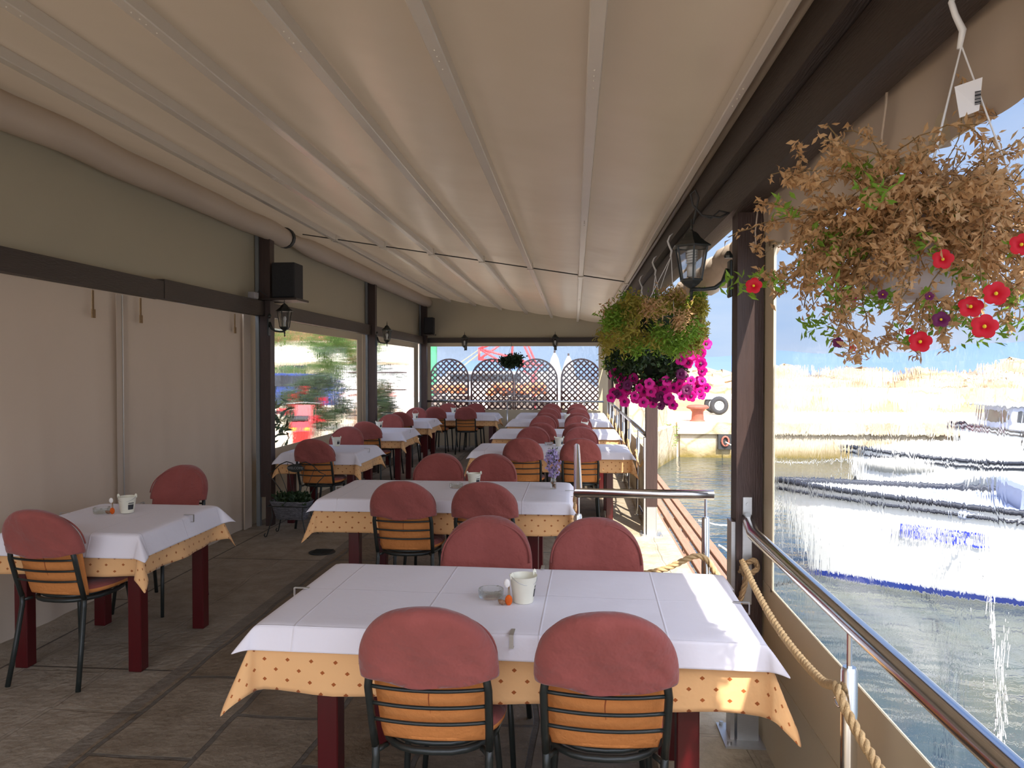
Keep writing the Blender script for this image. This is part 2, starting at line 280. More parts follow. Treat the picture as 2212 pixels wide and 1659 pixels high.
def water_mat():
    m = bpy.data.materials.new('harbour water'); m.use_nodes = True; t = m.node_tree; b = t.nodes['Principled BSDF']; N = t.nodes.new; L = t.links.new
    g = N('ShaderNodeNewGeometry'); n0 = N('ShaderNodeTexNoise'); n0.inputs['Scale'].default_value = .35; n0.inputs['Detail'].default_value = 4; L(g.outputs['Position'], n0.inputs[0])
    r = N('ShaderNodeValToRGB'); L(n0.outputs[0], r.inputs[0]); r.color_ramp.elements[0].color = (.010, .035, .055, 1); r.color_ramp.elements[0].position = .4; r.color_ramp.elements[1].color = (.105, .115, .085, 1); r.color_ramp.elements[1].position = .66
    L(r.outputs[0], b.inputs['Base Color']); b.inputs['Roughness'].default_value = .03; b.inputs['IOR'].default_value = 1.5; b.inputs['Specular IOR Level'].default_value = .9
    mp = N('ShaderNodeMapping'); L(g.outputs['Position'], mp.inputs[0]); mp.inputs['Scale'].default_value = (1.0, 1.9, 1)
    n = N('ShaderNodeTexNoise'); n.inputs['Scale'].default_value = 2.1; n.inputs['Detail'].default_value = 4; L(mp.outputs[0], n.inputs[0])
    bp = N('ShaderNodeBump'); bp.inputs['Strength'].default_value = .55; bp.inputs['Distance'].default_value = .09; L(n.outputs[0], bp.inputs['Height']); L(bp.outputs[0], b.inputs['Normal'])
    return m
M['water'] = water_mat()

# ================================================================== mesh helpers
class MB:
    def __init__(s): s.v = []; s.f = []; s.mi = []; s.uv = None; s.cur = 0
    def add(s, vs, fs):
        o = len(s.v); s.v += [tuple(p) for p in vs]; s.f += [tuple(i+o for i in f) for f in fs]; s.mi += [s.cur]*len(fs); return s
    def box(s, a, b, bev=0):
        x0, y0, z0 = a; x1, y1, z1 = b
        if bev:
            c = bev; vs = []; idx = {}
            for X, sx in ((x0, 1), (x1, -1)):
                for Y, sy in ((y0, 1), (y1, -1)):
                    for Z, sz in ((z0, 1), (z1, -1)):
                        k = (sx, sy, sz); idx[k] = [len(vs), len(vs)+1, len(vs)+2]
                        vs += [(X, Y+sy*c, Z+sz*c), (X+sx*c, Y, Z+sz*c), (X+sx*c, Y+sy*c, Z)]
            fs = []
            for ax in range(3):
                for sg in (1, -1):
                    o = [a for a in range(3) if a != ax]; q = []
                    for p, r in ((1, 1), (-1, 1), (-1, -1), (1, -1)):
                        k = [0, 0, 0]; k[ax] = sg; k[o[0]] = p; k[o[1]] = r; q.append(idx[tuple(k)][ax])
                    fs.append(q)
            for ax in range(3):
                o = [a for a in range(3) if a != ax]
                for p in (1, -1):
                    for r in (1, -1):
                        k1 = [0, 0, 0]; k1[ax] = 1; k1[o[0]] = p; k1[o[1]] = r; k2 = list(k1); k2[ax] = -1
                        i1, i2 = idx[tuple(k1)], idx[tuple(k2)]
                        fs.append([i1[o[0]], i1[o[1]], i2[o[1]], i2[o[0]]])
            for k in idx: fs.append(idx[k])
            return s.add(vs, fs)
        vs = [(x0, y0, z0), (x1, y0, z0), (x1, y1, z0), (x0, y1, z0), (x0, y0, z1), (x1, y0, z1), (x1, y1, z1), (x0, y1, z1)]
        return s.add(vs, [(0, 3, 2, 1), (4, 5, 6, 7), (0, 1, 5, 4), (1, 2, 6, 5), (2, 3, 7, 6), (3, 0, 4, 7)])
    def bar(s, p, q, wx, wy, up=(0, 0, 1)):
        p = Vector(p); q = Vector(q); d = (q-p).normalized(); u = Vector(up)
        if abs(d.dot(u)) > .98: u = Vector((0, 1, 0))
        a = d.cross(u).normalized()*wx/2; b = a.cross(d).normalized()*wy/2
        vs = [p-a-b, p+a-b, p+a+b, p-a+b, q-a-b, q+a-b, q+a+b, q-a+b]
        return s.add(vs, [(0, 3, 2, 1), (4, 5, 6, 7), (0, 1, 5, 4), (1, 2, 6, 5), (2, 3, 7, 6), (3, 0, 4, 7)])
    def tube(s, pts, r, n=8, closed=False, cap=True):
        pts = [Vector(p) for p in pts]; m = len(pts); rs = r if isinstance(r, (list, tuple)) else [r]*m
        vs = []; fs = []; prev = None
        for i, p in enumerate(pts):
            if closed: t = pts[(i+1) % m]-pts[i-1]
            else: t = pts[min(i+1, m-1)]-pts[max(i-1, 0)]
            t = t.normalized() if t.length > 1e-9 else Vector((0, 0, 1))
            if prev is None:
                a = t.orthogonal().normalized()
            else:
                a = prev-t*prev.dot(t); a = a.normalized() if a.length > 1e-6 else t.orthogonal().normalized()
            prev = a; b = t.cross(a)
            for k in range(n):
                an = 2*math.pi*k/n; vs.append(p+(a*math.cos(an)+b*math.sin(an))*rs[i])
        for i in range(m if closed else m-1):
            j = (i+1) % m
            for k in range(n): fs.append((i*n+k, i*n+(k+1) % n, j*n+(k+1) % n, j*n+k))
        if cap and not closed: fs.append(tuple(range(n))[::-1]); fs.append(tuple((m-1)*n+k for k in range(n)))
        return s.add(vs, fs)
    def lathe(s, prof, c=(0, 0, 0), n=20, cap=True, phase=0):
        vs = []; fs = []; m = len(prof)
        for r, z in prof:
            for k in range(n):
                a = 2*math.pi*k/n+phase; vs.append((c[0]+r*math.cos(a), c[1]+r*math.sin(a), c[2]+z))
        for i in range(m-1):
            for k in range(n): fs.append((i*n+k, i*n+(k+1) % n, (i+1)*n+(k+1) % n, (i+1)*n+k))
        if cap: fs.append(tuple(range(n))[::-1]); fs.append(tuple((m-1)*n+k for k in range(n)))
        return s.add(vs, fs)
    def sphere(s, c, r, n=12, m=8, sc=(1, 1, 1)):
        prof = [(max(1e-4, math.sin(math.pi*i/m))*1, -math.cos(math.pi*i/m)) for i in range(m+1)]
        vs = []; fs = []
        for pr, z in prof:
            for k in range(n):
                a = 2*math.pi*k/n; vs.append((c[0]+r*sc[0]*pr*math.cos(a), c[1]+r*sc[1]*pr*math.sin(a), c[2]+r*sc[2]*z))
        for i in range(m):
            for k in range(n): fs.append((i*n+k, i*n+(k+1) % n, (i+1)*n+(k+1) % n, (i+1)*n+k))
        return s.add(vs, fs)
    def quad(s, a, b, c, d): return s.add([a, b, c, d], [(0, 1, 2, 3)])
    def prism(s, poly, y0, y1, axis='y'):
        n = len(poly)
        if axis == 'y': vs = [(x, y0, z) for x, z in poly]+[(x, y1, z) for x, z in poly]
        elif axis == 'x': vs = [(y0, x, z) for x, z in poly]+[(y1, x, z) for x, z in poly]
        else: vs = [(x, z, y0) for x, z in poly]+[(x, z, y1) for x, z in poly]
        return s.add(vs, [tuple(range(n))[::-1], tuple(range(n, 2*n))]+[(i, (i+1) % n, n+(i+1) % n, n+i) for i in range(n)])
    def build(s, name, mats, parent=None, smooth=False, label=None, uv=None, loc=None):
        me = bpy.data.meshes.new(name); me.from_pydata(s.v, [], s.f); me.validate(clean_customdata=False)
        if not isinstance(mats, (list, tuple)): mats = [mats]
        for m in mats: me.materials.append(M[m] if isinstance(m, str) else m)
        if len(mats) > 1: me.polygons.foreach_set('material_index', s.mi)
        if smooth: me.polygons.foreach_set('use_smooth', [True]*len(me.polygons))
        bm = bmesh.new(); bm.from_mesh(me); bmesh.ops.recalc_face_normals(bm, faces=bm.faces) if s.uv is None and len(s.f) < 40000 and not getattr(s, 'norecalc', False) else None; bm.to_mesh(me); bm.free()
        if smooth == 'auto': me.set_sharp_from_angle(angle=R(38))
        if uv:
            ul = me.uv_layers.new(name='flat')
            for lp in me.loops: ul.data[lp.index].uv = uv[lp.vertex_index]
        o = bpy.data.objects.new(name, me); COL.objects.link(o)
        if parent: o.parent = parent
        if label: o['label'] = label
        if loc: o.location = loc
        return o
def tag(o, label=None, cat=None, group=None, kind=None):
    if label: o['label'] = label
    if cat: o['category'] = cat
    if group: o['group'] = group
    if kind: o['kind'] = kind
    return o
def thing(name, label, cat, loc=(0, 0, 0), rz=0, group=None):
    o = bpy.data.objects.new(name, None); COL.objects.link(o); o.location = loc; o.rotation_euler = (0, 0, rz); o.empty_display_size = .1
    return tag(o, label, cat, group)
def struct(name, mb, m, label=None, cat=None, smooth=False, parent=None):
    o = mb.build(name, m, parent, smooth)
    if not parent: tag(o, label, cat, None, 'structure')
    return o
def dup(root, loc, rz=0, label=None, group=None):
    r = root.copy(); COL.objects.link(r); r.location = loc; r.rotation_euler = (0, 0, rz)
    if label: r['label'] = label
    if group: r['group'] = group
    for ch in list(root.children):
        c = ch.copy(); COL.objects.link(c); c.parent = r
        for g in list(ch.children):
            d = g.copy(); COL.objects.link(d); d.parent = c
    return r
def text(name, body, size, m, parent, loc, rot, depth=.001):
    cu = bpy.data.curves.new(name, 'FONT'); cu.body = body; cu.size = size; cu.extrude = depth; cu.align_x = 'CENTER'; cu.align_y = 'CENTER'
    t = bpy.data.objects.new(name+'_source', cu); COL.objects.link(t)
    dg = bpy.context.evaluated_depsgraph_get(); me = bpy.data.meshes.new_from_object(t.evaluated_get(dg)); bpy.data.objects.remove(t)
    me.materials.clear(); me.materials.append(M[m]); me.name = name
    o = bpy.data.objects.new(name, me); COL.objects.link(o); o.parent = parent; o.location = loc; o.rotation_euler = rot
    return o
_f = Vector((-math.sin(YAW)*math.cos(PITCH), math.cos(YAW)*math.cos(PITCH), -math.sin(PITCH))); _r = Vector((math.cos(YAW), math.sin(YAW), 0)); _u = _r.cross(_f)
def at(px, py, Y):
    d = _f+_r*(px-1106)/1600-_u*(py-829.5)/1600; t = Y/d.y; return Vector((0, 0, EYE))+d*t
def rnd(a, b): return random.uniform(a, b)

# ================================================================== SETTING
# ---- floor and land
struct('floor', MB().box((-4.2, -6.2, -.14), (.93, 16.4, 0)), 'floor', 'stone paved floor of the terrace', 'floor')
b = MB(); b.box((-60, -6, -1.6), (-3.45, 75, -.02)); b.box((-3.5, 16.4, -1.6), (1.15, 75, -.02)); b.box((-60, 75, -1.6), (2, 120, -.02))
struct('ground', b, 'ground', 'sunlit pale ground outside the awning', 'ground')
struct('quay_edge', MB().box((.1, -6, -1.6), (.925, 16.4, -.145)), 'quay_wall', 'stone edge below the terrace floor', 'quay')
# ---- ceiling : sagging membrane between rails
RX = [-3.30, -2.63, -2.09, -1.55, -1.0, -.475, .065, .60]
def zr(x): return 2.60-.158*(x-.065)
b = MB(); xs = []
for i in range(len(RX)-1):
    for k in range(6):
        t = k/6; x = RX[i]+(RX[i+1]-RX[i])*t; xs.append((x, zr(x)+.075-.022*math.sin(math.pi*t)))
xs.append((RX[-1], zr(RX[-1])+.075))
ys = [-1.2+i*.5 for i in range(34)]; ys.append(15.62)
vs = [(x, y, z+.008*math.sin(y*1.3+x*2)) for y in ys for x, z in xs]; n = len(xs)
b.add(vs, [(j*n+i, j*n+i+1, (j+1)*n+i+1, (j+1)*n+i) for j in range(len(ys)-1) for i in range(n-1)])
c = struct('ceiling', b, 'ceiling', 'cream fabric membrane roof of the terrace', 'ceiling', True)
k = 0
for x in RX[1:-1]+[.55]:
    k += 1; z = zr(x); wd = .05 if x < .5 else .035
    b = MB(); b.box((x-wd/2, -1.2, z), (x+wd/2, 7.97, z+.058), .004); b.box((x-wd/2, 8.03, z+.006), (x+wd/2, 15.55, z+.06), .004); b.box((x-wd/2-.006, 7.95, z-.008), (x+wd/2+.006, 8.05, z+.066))
    for yy in (2.5, 5.0, 10.5): 
        for d in (0, .05, .09, .16): b.sphere((x+.027*(1 if x < 0 else -1)*0, yy+d, z), .004, 6, 4)
    struct('trim_%d' % k, b, 'rail', 'white awning rail running the length of the roof', 'rail')
b = MB(); b.tube([(-3.0, 8.0, zr(-3.0)+.02), (.58, 8.0, zr(.58)+.02)], .006, 6); tag(b.build('tension_wire', 'cable'), 'thin dark wire strung across under the roof membrane', 'wire')
# rolled fabric valance tube on the left
b = MB(); ny = 60
pts = [(-3.13+.012*math.sin(i*.9), -1.2+i*(7.78+1.2)/ny, 3.035+.006*math.sin(i*.7)) for i in range(ny+1)]; b.tube(pts, .105, 16)
struct('trim_8', b, 'fabric_wall', 'cream fabric roll along the left side of the roof, near length', 'valance', True)
b = MB(); pts = []; rs = []
for i in range(41):
    y = 7.86+i*(15.6-7.86)/40; pts.append((-3.12, y, 3.04)); rs.append(.105-.045*math.exp(-((y-8.0)/.35)**2)); 
b.tube(pts, rs, 16); struct('trim_9', b, 'fabric_wall', 'cream fabric roll along the left side of the roof, far length', 'valance', True)
b = MB(); b.tube([(-3.13, 7.79, 3.035), (-3.13, 7.85, 3.035)], .112, 16); struct('trim_10', b, 'cable', 'black band round the fabric roll', 'band')
# ---- left wall
WX = -3.2
b = MB(); b.box((-3.24, -1.2, 2.15), (-3.16, 5.49, 2.288)); b.box((-3.245, 5.49, 2.155), (-3.155, 15.55, 2.305)); struct('trim_11', b, 'brown_beam', 'dark brown beam along the left wall', 'beam')
for i, y in enumerate((7.4, 11.4, 15.42)):
    b = MB(); b.box((-3.21, y-.055, .30 if i == 0 else 0), (-3.10, y+.055, 3.02 if i < 2 else 3.0)); 
    if i == 0: b.box((-3.16, y-.05, 0), (-3.10, y+.05, .3))
    p = struct('trim_%d' % (12+i), b, 'brown_wood', 'dark brown post of the left wall', 'post')
    b = MB(); b.box((-3.25, y-.07, 0), (-3.215, y-.02, 3.0)); b.build('side_channel', 'channel', p)
def wavy_wall(y0, y1, z0, z1, x, amp, name, m, ax='y', nx=60, nz=10, ph=0, label=None):
    b = MB(); vs = []
    for j in range(nz+1):
        for i in range(nx+1):
            t = i/nx; zt = j/nz; yy = y0+(y1-y0)*t; z = z0+(z1-z0)*zt
            d = amp*(math.sin(yy*9+ph+zt*1.5)*.4+math.sin(yy*4.1+ph*2-zt*2)*.5+.25*math.sin(yy*23+zt*3))*(.35+.65*(1-zt))
            vs.append((x+d, yy, z) if ax == 'y' else (yy, x+d, z))
    w_ = nx+1; b.add(vs, [(j*w_+i, j*w_+i+1, (j+1)*w_+i+1, (j+1)*w_+i) for j in range(nz) for i in range(nx)])
    return b
b = wavy_wall(-1.2, 7.43, .0, 2.17, -3.33, .018, 'wall_left', 'fabric_wall', nx=160, nz=14)
wl = struct('wall_left', b, 'fabric_wall', 'cream fabric curtain wall of the left side', 'wall', True)
b = MB(); b.box((-3.292, 5.156, 0), (-3.288, 5.164, 2.15)); b.build('zipper', 'brushed', wl); b = MB(); b.box((-3.295, 5.09, 0), (-3.2935, 5.23, 2.15)); b.build('zipper_flap', 'fabric_wall', wl)
for yy in (4.82, 5.38, 6.95):
    b = MB(); b.box((-3.295, yy, 1.98), (-3.29, yy+.02, 2.15)); b.box((-3.293, yy-.008, 1.96), (-3.285, yy+.028, 2.02)); b.build('fastening_strap', 'rope_dark', wl)
b = MB(); b.box((-3.305, 7.15, 0), (-3.29, 7.31, 2.16)); b.build('edge_hem', 'fabric_wall', wl)
b = MB(); b.box((-3.275, -1.2, 2.29), (-3.26, 15.6, 3.2)); struct('wall_left_upper', b, 'gable', 'cream fabric band above the left beam', 'wall')
# windows (film with cream border)
def film_window(name, ax, c, a0, a1, z0, z1, fa0, fa1, fz0, fz1, film, label, border='skirt', split=None):
    """ax 'x': plane at X=c spanning Y ; ax 'y': plane at Y=c spanning X"""
    b = MB(); t = .004
    def bx(p0, p1, q0, q1, th=.006):
        if ax == 'x': b.box((c-th/2, p0, q0), (c+th/2, p1, q1))
        else: b.box((p0, c-th/2, q0), (p1, c+th/2, q1))
    bx(a0, fa0, z0, z1); bx(fa1, a1, z0, z1); bx(fa0, fa1, z0, fz0); bx(fa0, fa1, fz1, z1)
    for zz in (fz0+.0, fz1): bx(a0, a1, zz-.012, zz+.012, .01)
    if ax == 'x': bx(fa0-.01, fa0+.01, fz0, fz1, .01); bx(fa1-.01, fa1+.01, fz0, fz1, .01)
    bx(a0, a1, .36, .385, .012)
    o = struct(name, b, border, label, 'window')
    f = MB(); 
    if split:
        f.box((c-.0015, fa0, fz0), (c+.0015, fa1, split)); f.build('pane', 'film', o)['label'] = 'wavy lower vinyl pane'; f = MB(); f.box((c-.0015, fa0, split), (c+.0015, fa1, fz1)); f.build('pane', 'film_flat', o); return o
    if ax == 'x': f.box((c-.0015, fa0, fz0), (c+.0015, fa1, fz1))
    else: f.box((fa0, c-.0015, fz0), (fa1, c+.0015, fz1))
    f.build('pane', film, o); return o
film_window('window_1', 'x', -3.33, 7.36, 11.42, 0, 2.17, 7.6, 11.15, .72, 2.08, 'film', 'clear vinyl window in the middle of the left wall', 'skirt')
film_window('window_2', 'x', -3.33, 11.43, 15.6, 0, 2.17, 11.65, 15.2, .72, 2.08, 'film', 'clear vinyl window at the far end of the left wall')
wb = film_window('window_3', 'y', 15.62, -3.3, .72, .0, 2.20, -3.06, .50, .76, 2.12, 'film_flat', 'clear vinyl window of the end wall')
# end wall
b = MB(); b.box((-3.2, 15.52, 2.185), (.74, 15.6, 2.285)); struct('trim_15', b, 'brown_beam', 'dark brown beam across the end wall', 'beam')
b = MB(); b.prism([(-3.28, 2.27), (.72, 2.27), (.62, 2.62), (-3.28, 3.2)], 15.60, 15.615); struct('wall_end', b, 'gable', 'cream fabric gable above the end beam', 'wall')
for x in (-1.95, -1.53, -1.1):
    pass
b = MB(); b.tube([(-3.1, 15.42, .95), (.6, 15.42, .95)], .022, 8)
o = tag(b.build('handrail', 'steel', smooth=True), 'steel handrail across the far end wall', 'handrail')
for x in (-2.2, -1.4, -.5, .2):
    b = MB(); b.tube([(x, 15.42, 0), (x, 15.42, .95)], .014, 8); b.build('post', 'steel', o, True)
# ---- right side posts and beams
for i, y in enumerate((3.28, 7.28, 11.35, 15.35)):
    b = MB(); b.box((.69, y-.055, .28), (.80, y+.055, 2.44)); p = struct('trim_%d' % (16+i), b, 'brown_wood', 'dark brown post of the waterside', 'post')
    b = MB(); b.box((.70, y-.05, .0), (.79, y+.05, .285)); b.box((.64, y-.11, .0), (.85, y+.11, .008)); b.box((.672, y-.045, .0), (.689, y+.045, .95));  # tall strip's bright metal stands in for sunlight on the lower post side
    for sx in (.66, .83):
        for sy in (-.09, .09): b.tube([(sx, y+sy, .008), (sx, y+sy, .022)], .009, 6)
    b.build('metal_foot', 'brushed', p)
    if i == 1: y += .12
    b = MB(); b.box((.715, y-.064, .60), (.755, y-.056, 1.06), .002); b.tube([(.735, y-.056, 1.03), (.735, y-.068, 1.03)], .007, 8); b.build('rail_bracket', 'brushed', p)
b = MB(); b.box((.66, -1.2, 2.27), (.75, 15.6, 2.425)); struct('trim_20', b, 'brown_beam', 'dark brown main beam along the waterside', 'beam')
b = MB(); b.box((.615, -1.2, 2.43), (.78, 15.6, 2.60)); struct('trim_21', b, 'brown_beam', 'dark gutter board above the waterside beam', 'beam')
b = MB(); b.tube([(.615, -1.2+i*.4, 2.585) for i in range(43)], .03, 10); struct('trim_22', b, 'ceiling', 'rolled front edge of the roof membrane', 'trim', True)
# near bay film with valance
film_window('window_4', 'x', .81, -1.2, 3.34, 0, 2.42, -1.1, 3.10, .69, 2.11, 'film', 'clear vinyl window nearest the viewer on the waterside', split=1.62)
film_window('window_5', 'x', .81, 7.36, 11.28, 0, 2.42, 7.5, 11.15, .69, 2.11, 'film_flat', 'clear vinyl window behind the open bay on the waterside')
film_window('window_6', 'x', .81, 11.42, 15.3, 0, 2.42, 11.55, 15.15, .69, 2.11, 'film_flat', 'clear vinyl window at the far end of the waterside')
def valance(y0, y1, x, z1, zc, amp, name, label, n=110):
    b = MB(); vs = []; nz = 8
    for j in range(nz+1):
        for i in range(n+1):
            y = y0+(y1-y0)*i/n; t = j/nz; zb = zc+.03*math.cos(y*2*math.pi/.62)+.012*math.sin(y*9)
            z = z1+(zb-z1)*t; vs.append((x-amp*t*(math.sin(y*21)*.5+math.sin(y*13+1)*.5)*(.4+.6*t), y, z))
    w_ = n+1; b.add(vs, [(j*w_+i, j*w_+i+1, (j+1)*w_+i+1, (j+1)*w_+i) for j in range(nz) for i in range(n)])
    return struct(name, b, 'fabric_wall', label, 'valance', True)
valance(-1.2, 3.36, .785, 2.42, 2.085, .034, 'trim_23', 'hanging gathered cream valance of the near bay', 260)
for y in (1.88, 3.14):
    b = MB(); b.tube([(.755, y, 2.30), (.745, y-.02, 2.24), (.74, y-.01, 2.17), (.752, y+.03, 2.12)], .003, 6); b.box((.738, y+.015, 2.10), (.744, y+.045, 2.135), .002); b.tube([(.736, y+.03, 2.117), (.746, y+.03, 2.117)], .006, 8)
    tag(b.build('fastening_strap', 'fabric_wall'), 'cream strap with eyelet hanging over the near valance, ' + ('above the dried basket' if y < 2 else 'beside the near post'), 'strap')
# rolled up curtain of the open bay
b = MB(); pts = []; rs = []
for i in range(60):
    y = 3.36+i*(7.22-3.36)/59; pts.append((.83, y, 2.17+.012*math.sin(i*.8))); rs.append(.085+.012*math.sin(i*1.9))
b.tube(pts, rs, 12); struct('trim_24', b, 'fabric_wall', 'rolled up cream curtain of the open bay', 'curtain', True)
b = MB(); vs = []
for j in range(9):
    for i in range(13):
        t = j/8; u = i/12; vs.append((.80+.02*math.sin(u*25), 3.36+u*(.42*(1-t*t)+.05), 2.25-.42*t))
b.add(vs, [(j*13+i, j*13+i+1, (j+1)*13+i+1, (j+1)*13+i) for j in range(8) for i in range(12)])
struct('trim_25', b, 'fabric_wall', 'loose gathered curtain end tied at the near post', 'curtain', True)
# ---- water, quay, hills
struct('water', MB().add([(.9, -40, -1), (4000, -40, -1), (4000, 6000, -1), (.9, 6000, -1)], [(0, 1, 2, 3)]), 'water', 'calm harbour water', 'water')
struct('seabed', MB().box((-80, -41, -3), (4000, 6000, -2.2)), 'ground', 'seabed below the water', 'ground')
struct('quay', MB().box((1.15, 22.6, -1.6), (60, 31, .05)), 'ground', 'sunlit stone quay across the water', 'quay')
b = MB(); b.box((3.15, 22.5, -1.6), (60, 22.62, -.28)); b.box((3.05, 22.38, -.30), (60, 22.62, .06), .01)
o = struct('quay_wall', b, 'quay_wall', 'face of the stone quay across the water', 'quay')
b = MB(); b.box((4.25, 22.36, -.74), (4.65, 22.5, -.30)); b.build('recess_shade', 'cable', o)  # dark block on the wall face stands for the shade inside a recess
b = MB(); b.tube([(4.45+.10*math.cos(a), 22.33, -.5+.14*math.sin(a)) for a in [i*math.pi/6 for i in range(12)]], .03, 8, True); b.build('mooring_ring', 'rust', o, True)
def slab_rough(x0, x1, y0, y1, z0, z1, n=20, amp=.15):
    b = MB(); vs = []; 
    for j in range(9):
        for i in range(n+1):
            t = i/n; u = j/8; vs.append((x0+(x1-x0)*t+rnd(-amp, amp)*.4, y0+(y1-y0)*t+rnd(-amp, amp)*.4, z0+(z1-z0)*u+(rnd(-amp, amp) if j > 5 else 0)))
    b.add(vs, [(j*(n+1)+i, j*(n+1)+i+1, (j+1)*(n+1)+i+1, (j+1)*(n+1)+i) for j in range(8) for i in range(n)])
    return b
b = MB(); b.prism([(1.15, 16.4), (1.5, 16.4), (2.25, 20.0), (3.05, 22.5), (1.15, 22.6)], -1.6, -.02, 'z'); struct('quay_corner', b, 'quay_wall', 'rough stone quay corner left of the open bay', 'quay')
b = MB(); b.prism([(.55, 16.35), (.75, 16.35), (.75, 16.65), (.55, 16.65)], 0, 2.15, 'z'); struct('pillar', b, 'quay', 'pale rough stone pillar at the far right corner', 'pillar')
b = MB(); b.prism([(1.3, 19.4), (1.75, 19.6), (2.75, 22.3), (2.75, 24), (1.2, 24)], -.02, 1.5, 'z'); struct('parapet', b, 'quay', 'white stone block wall beside the open water', 'wall')
# rubble breakwater as one heap of rough stone + low wall
def rocks(name, x0, x1, y0, y1, z0, zf, n, m, label, cat='rocks'):
    b = MB()
    for _ in range(n):
        x = rnd(x0, x1); y = rnd(y0, y1); t = (y-y0)/(y1-y0); r = rnd(.3, .8); z = z0+zf*t+rnd(-.15, .15)
        nn = 7; vs = []
        b.sphere((x, y, z), r, nn, 5, (rnd(.8, 1.4), rnd(.8, 1.3), rnd(.6, 1)))
        for q in range(len(b.v)-nn*6, len(b.v)):
            v = b.v[q]; b.v[q] = (v[0]+rnd(-.12, .12)*r, v[1]+rnd(-.12, .12)*r, v[2]+rnd(-.12, .12)*r)
    return tag(b.build(name, m), label, cat, None, 'stuff')
struct('retaining_wall', MB().box((3.2, 28.6, 0), (60, 29.2, .95)), 'rubble', 'low stone retaining wall behind the quay', 'wall')
rocks('breakwater_rocks', 3.3, 60, 30.3, 34, .7, .55, 420, 'rubble', 'pale boulders piled along the breakwater beyond the quay')
b = MB(); ridge = []; nn = 120
for i in range(nn+1):
    x = -2600+i*6800/nn; ridge.append((x, 4200, -1)); 
vs = []; 
for i in range(nn+1):
    x = -2600+i*6800/nn; h = 95+60*math.sin(i*.06+2.2)+22*math.sin(i*.21+1)+9*math.sin(i*.7); vs += [(x, 3600, -3), (x, 4200, h), (x, 4900, -3)]
b.add(vs, [(3*i+k, 3*i+3+k, 3*i+4+k, 3*i+1+k) for i in range(nn) for k in (0, 1)])
struct('hills', b, 'mountain', 'hazy blue hills across the sea', 'hills', True)

# ================================================================== BOARDWALK
bw = thing('boardwalk', 'weathered red brown plank boardwalk along the water edge', 'boardwalk', (0, 0, 0))
for i, x in enumerate((.955, 1.08, 1.205, 1.32)):
    for y0, y1 in ((-5, 2.1), (2.12, 7.75), (7.77, 12.9)):
        b = MB(); b.box((x, y0, -.19), (x+.085, y1, -.145), .004); b.build('plank', 'deck', bw)
for y in (0, 3, 6, 9, 12): b = MB(); b.box((.93, y, -.3), (1.42, y+.08, -.19)); b.box((1.3, y, -1.5), (1.38, y+.08, -.3)); b.build('joist', 'deck', bw)

# ================================================================== CHAIRS
def pillow(w, z0, z1, T, arch, curve=.02, lean=.0, yoff=0, n=48, rings=6, bottom_in=.0, wob=0, dimple=0, pw=3.2):
    """upright pad: outline rounded-top; returns MB, front = +Y material 0, rear = material 1"""
    out_ = []
    zt = z1-arch
    for i in range(n):
        a = math.pi*i/(n//2)
        if i <= n//2:
            x = w/2*abs(math.cos(a))**.9*(1 if math.cos(a) > 0 else -1); z = zt+arch*abs(math.sin(a))**.85
        else:
            t = (i-n//2)/(n-n//2); u = 2*t
            # down left side, along the bottom, up right side
            per = (zt-z0)*2+w; d = t*per
            if d < zt-z0: x = -w/2+bottom_in*(d/(zt-z0)); z = zt-d
            elif d < zt-z0+w: x = -w/2+bottom_in+(d-(zt-z0))*(w-2*bottom_in)/w; z = z0
            else: q = (d-(zt-z0)-w)/(zt-z0); x = w/2-bottom_in*(1-q); z = z0+q*(zt-z0)
        out_.append((x, z))
    cz = (z0+z1)/2-.01; b = MB(); vs = []; layers = []
    ss = [math.sin(math.pi/2*k/rings) for k in range(rings+1)]
    def ypos(x, z, sgn, s):
        th = T/2*math.sqrt(max(0, 1-s**pw)); yy = sgn*th
        if sgn < 0 and dimple: yy += 0
        return yoff+yy+curve*(x/(w/2))**2+lean*(z-z0)
    idx = []
    for sgn in (1, -1):
        for k in range(rings+1):
            s = ss[k]
            if k == 0: idx.append([len(vs)]); vs.append((0, ypos(0, cz, sgn, 0), cz)); continue
            if k == rings and sgn == -1: idx.append(idx[rings]); continue
            row = []
            for i, (x, z) in enumerate(out_):
                X = x*s; Zz = cz+(z-cz)*s; wb = wob*math.sin(i*1.7+k)*s*(1-s)*4+wob*.6*math.sin(x*40+z*70)*(1-s)
                row.append(len(vs)); vs.append((X, ypos(X, Zz, sgn, s)+sgn*wb, Zz))
            idx.append(row)
    fs = []; mi = []
    for sgn in (0, 1):
        base = sgn*(rings+1)
        for k in range(rings):
            r0, r1 = idx[base+k], idx[base+k+1]
            for i in range(n):
                j = (i+1) % n
                f = (r0[0], r1[i], r1[j]) if k == 0 else (r0[i], r1[i], r1[j], r0[j])
                fs.append(f if sgn == 0 else f[::-1]); mi.append(sgn)
    b.v = vs; b.f = fs; b.mi = mi
    return b
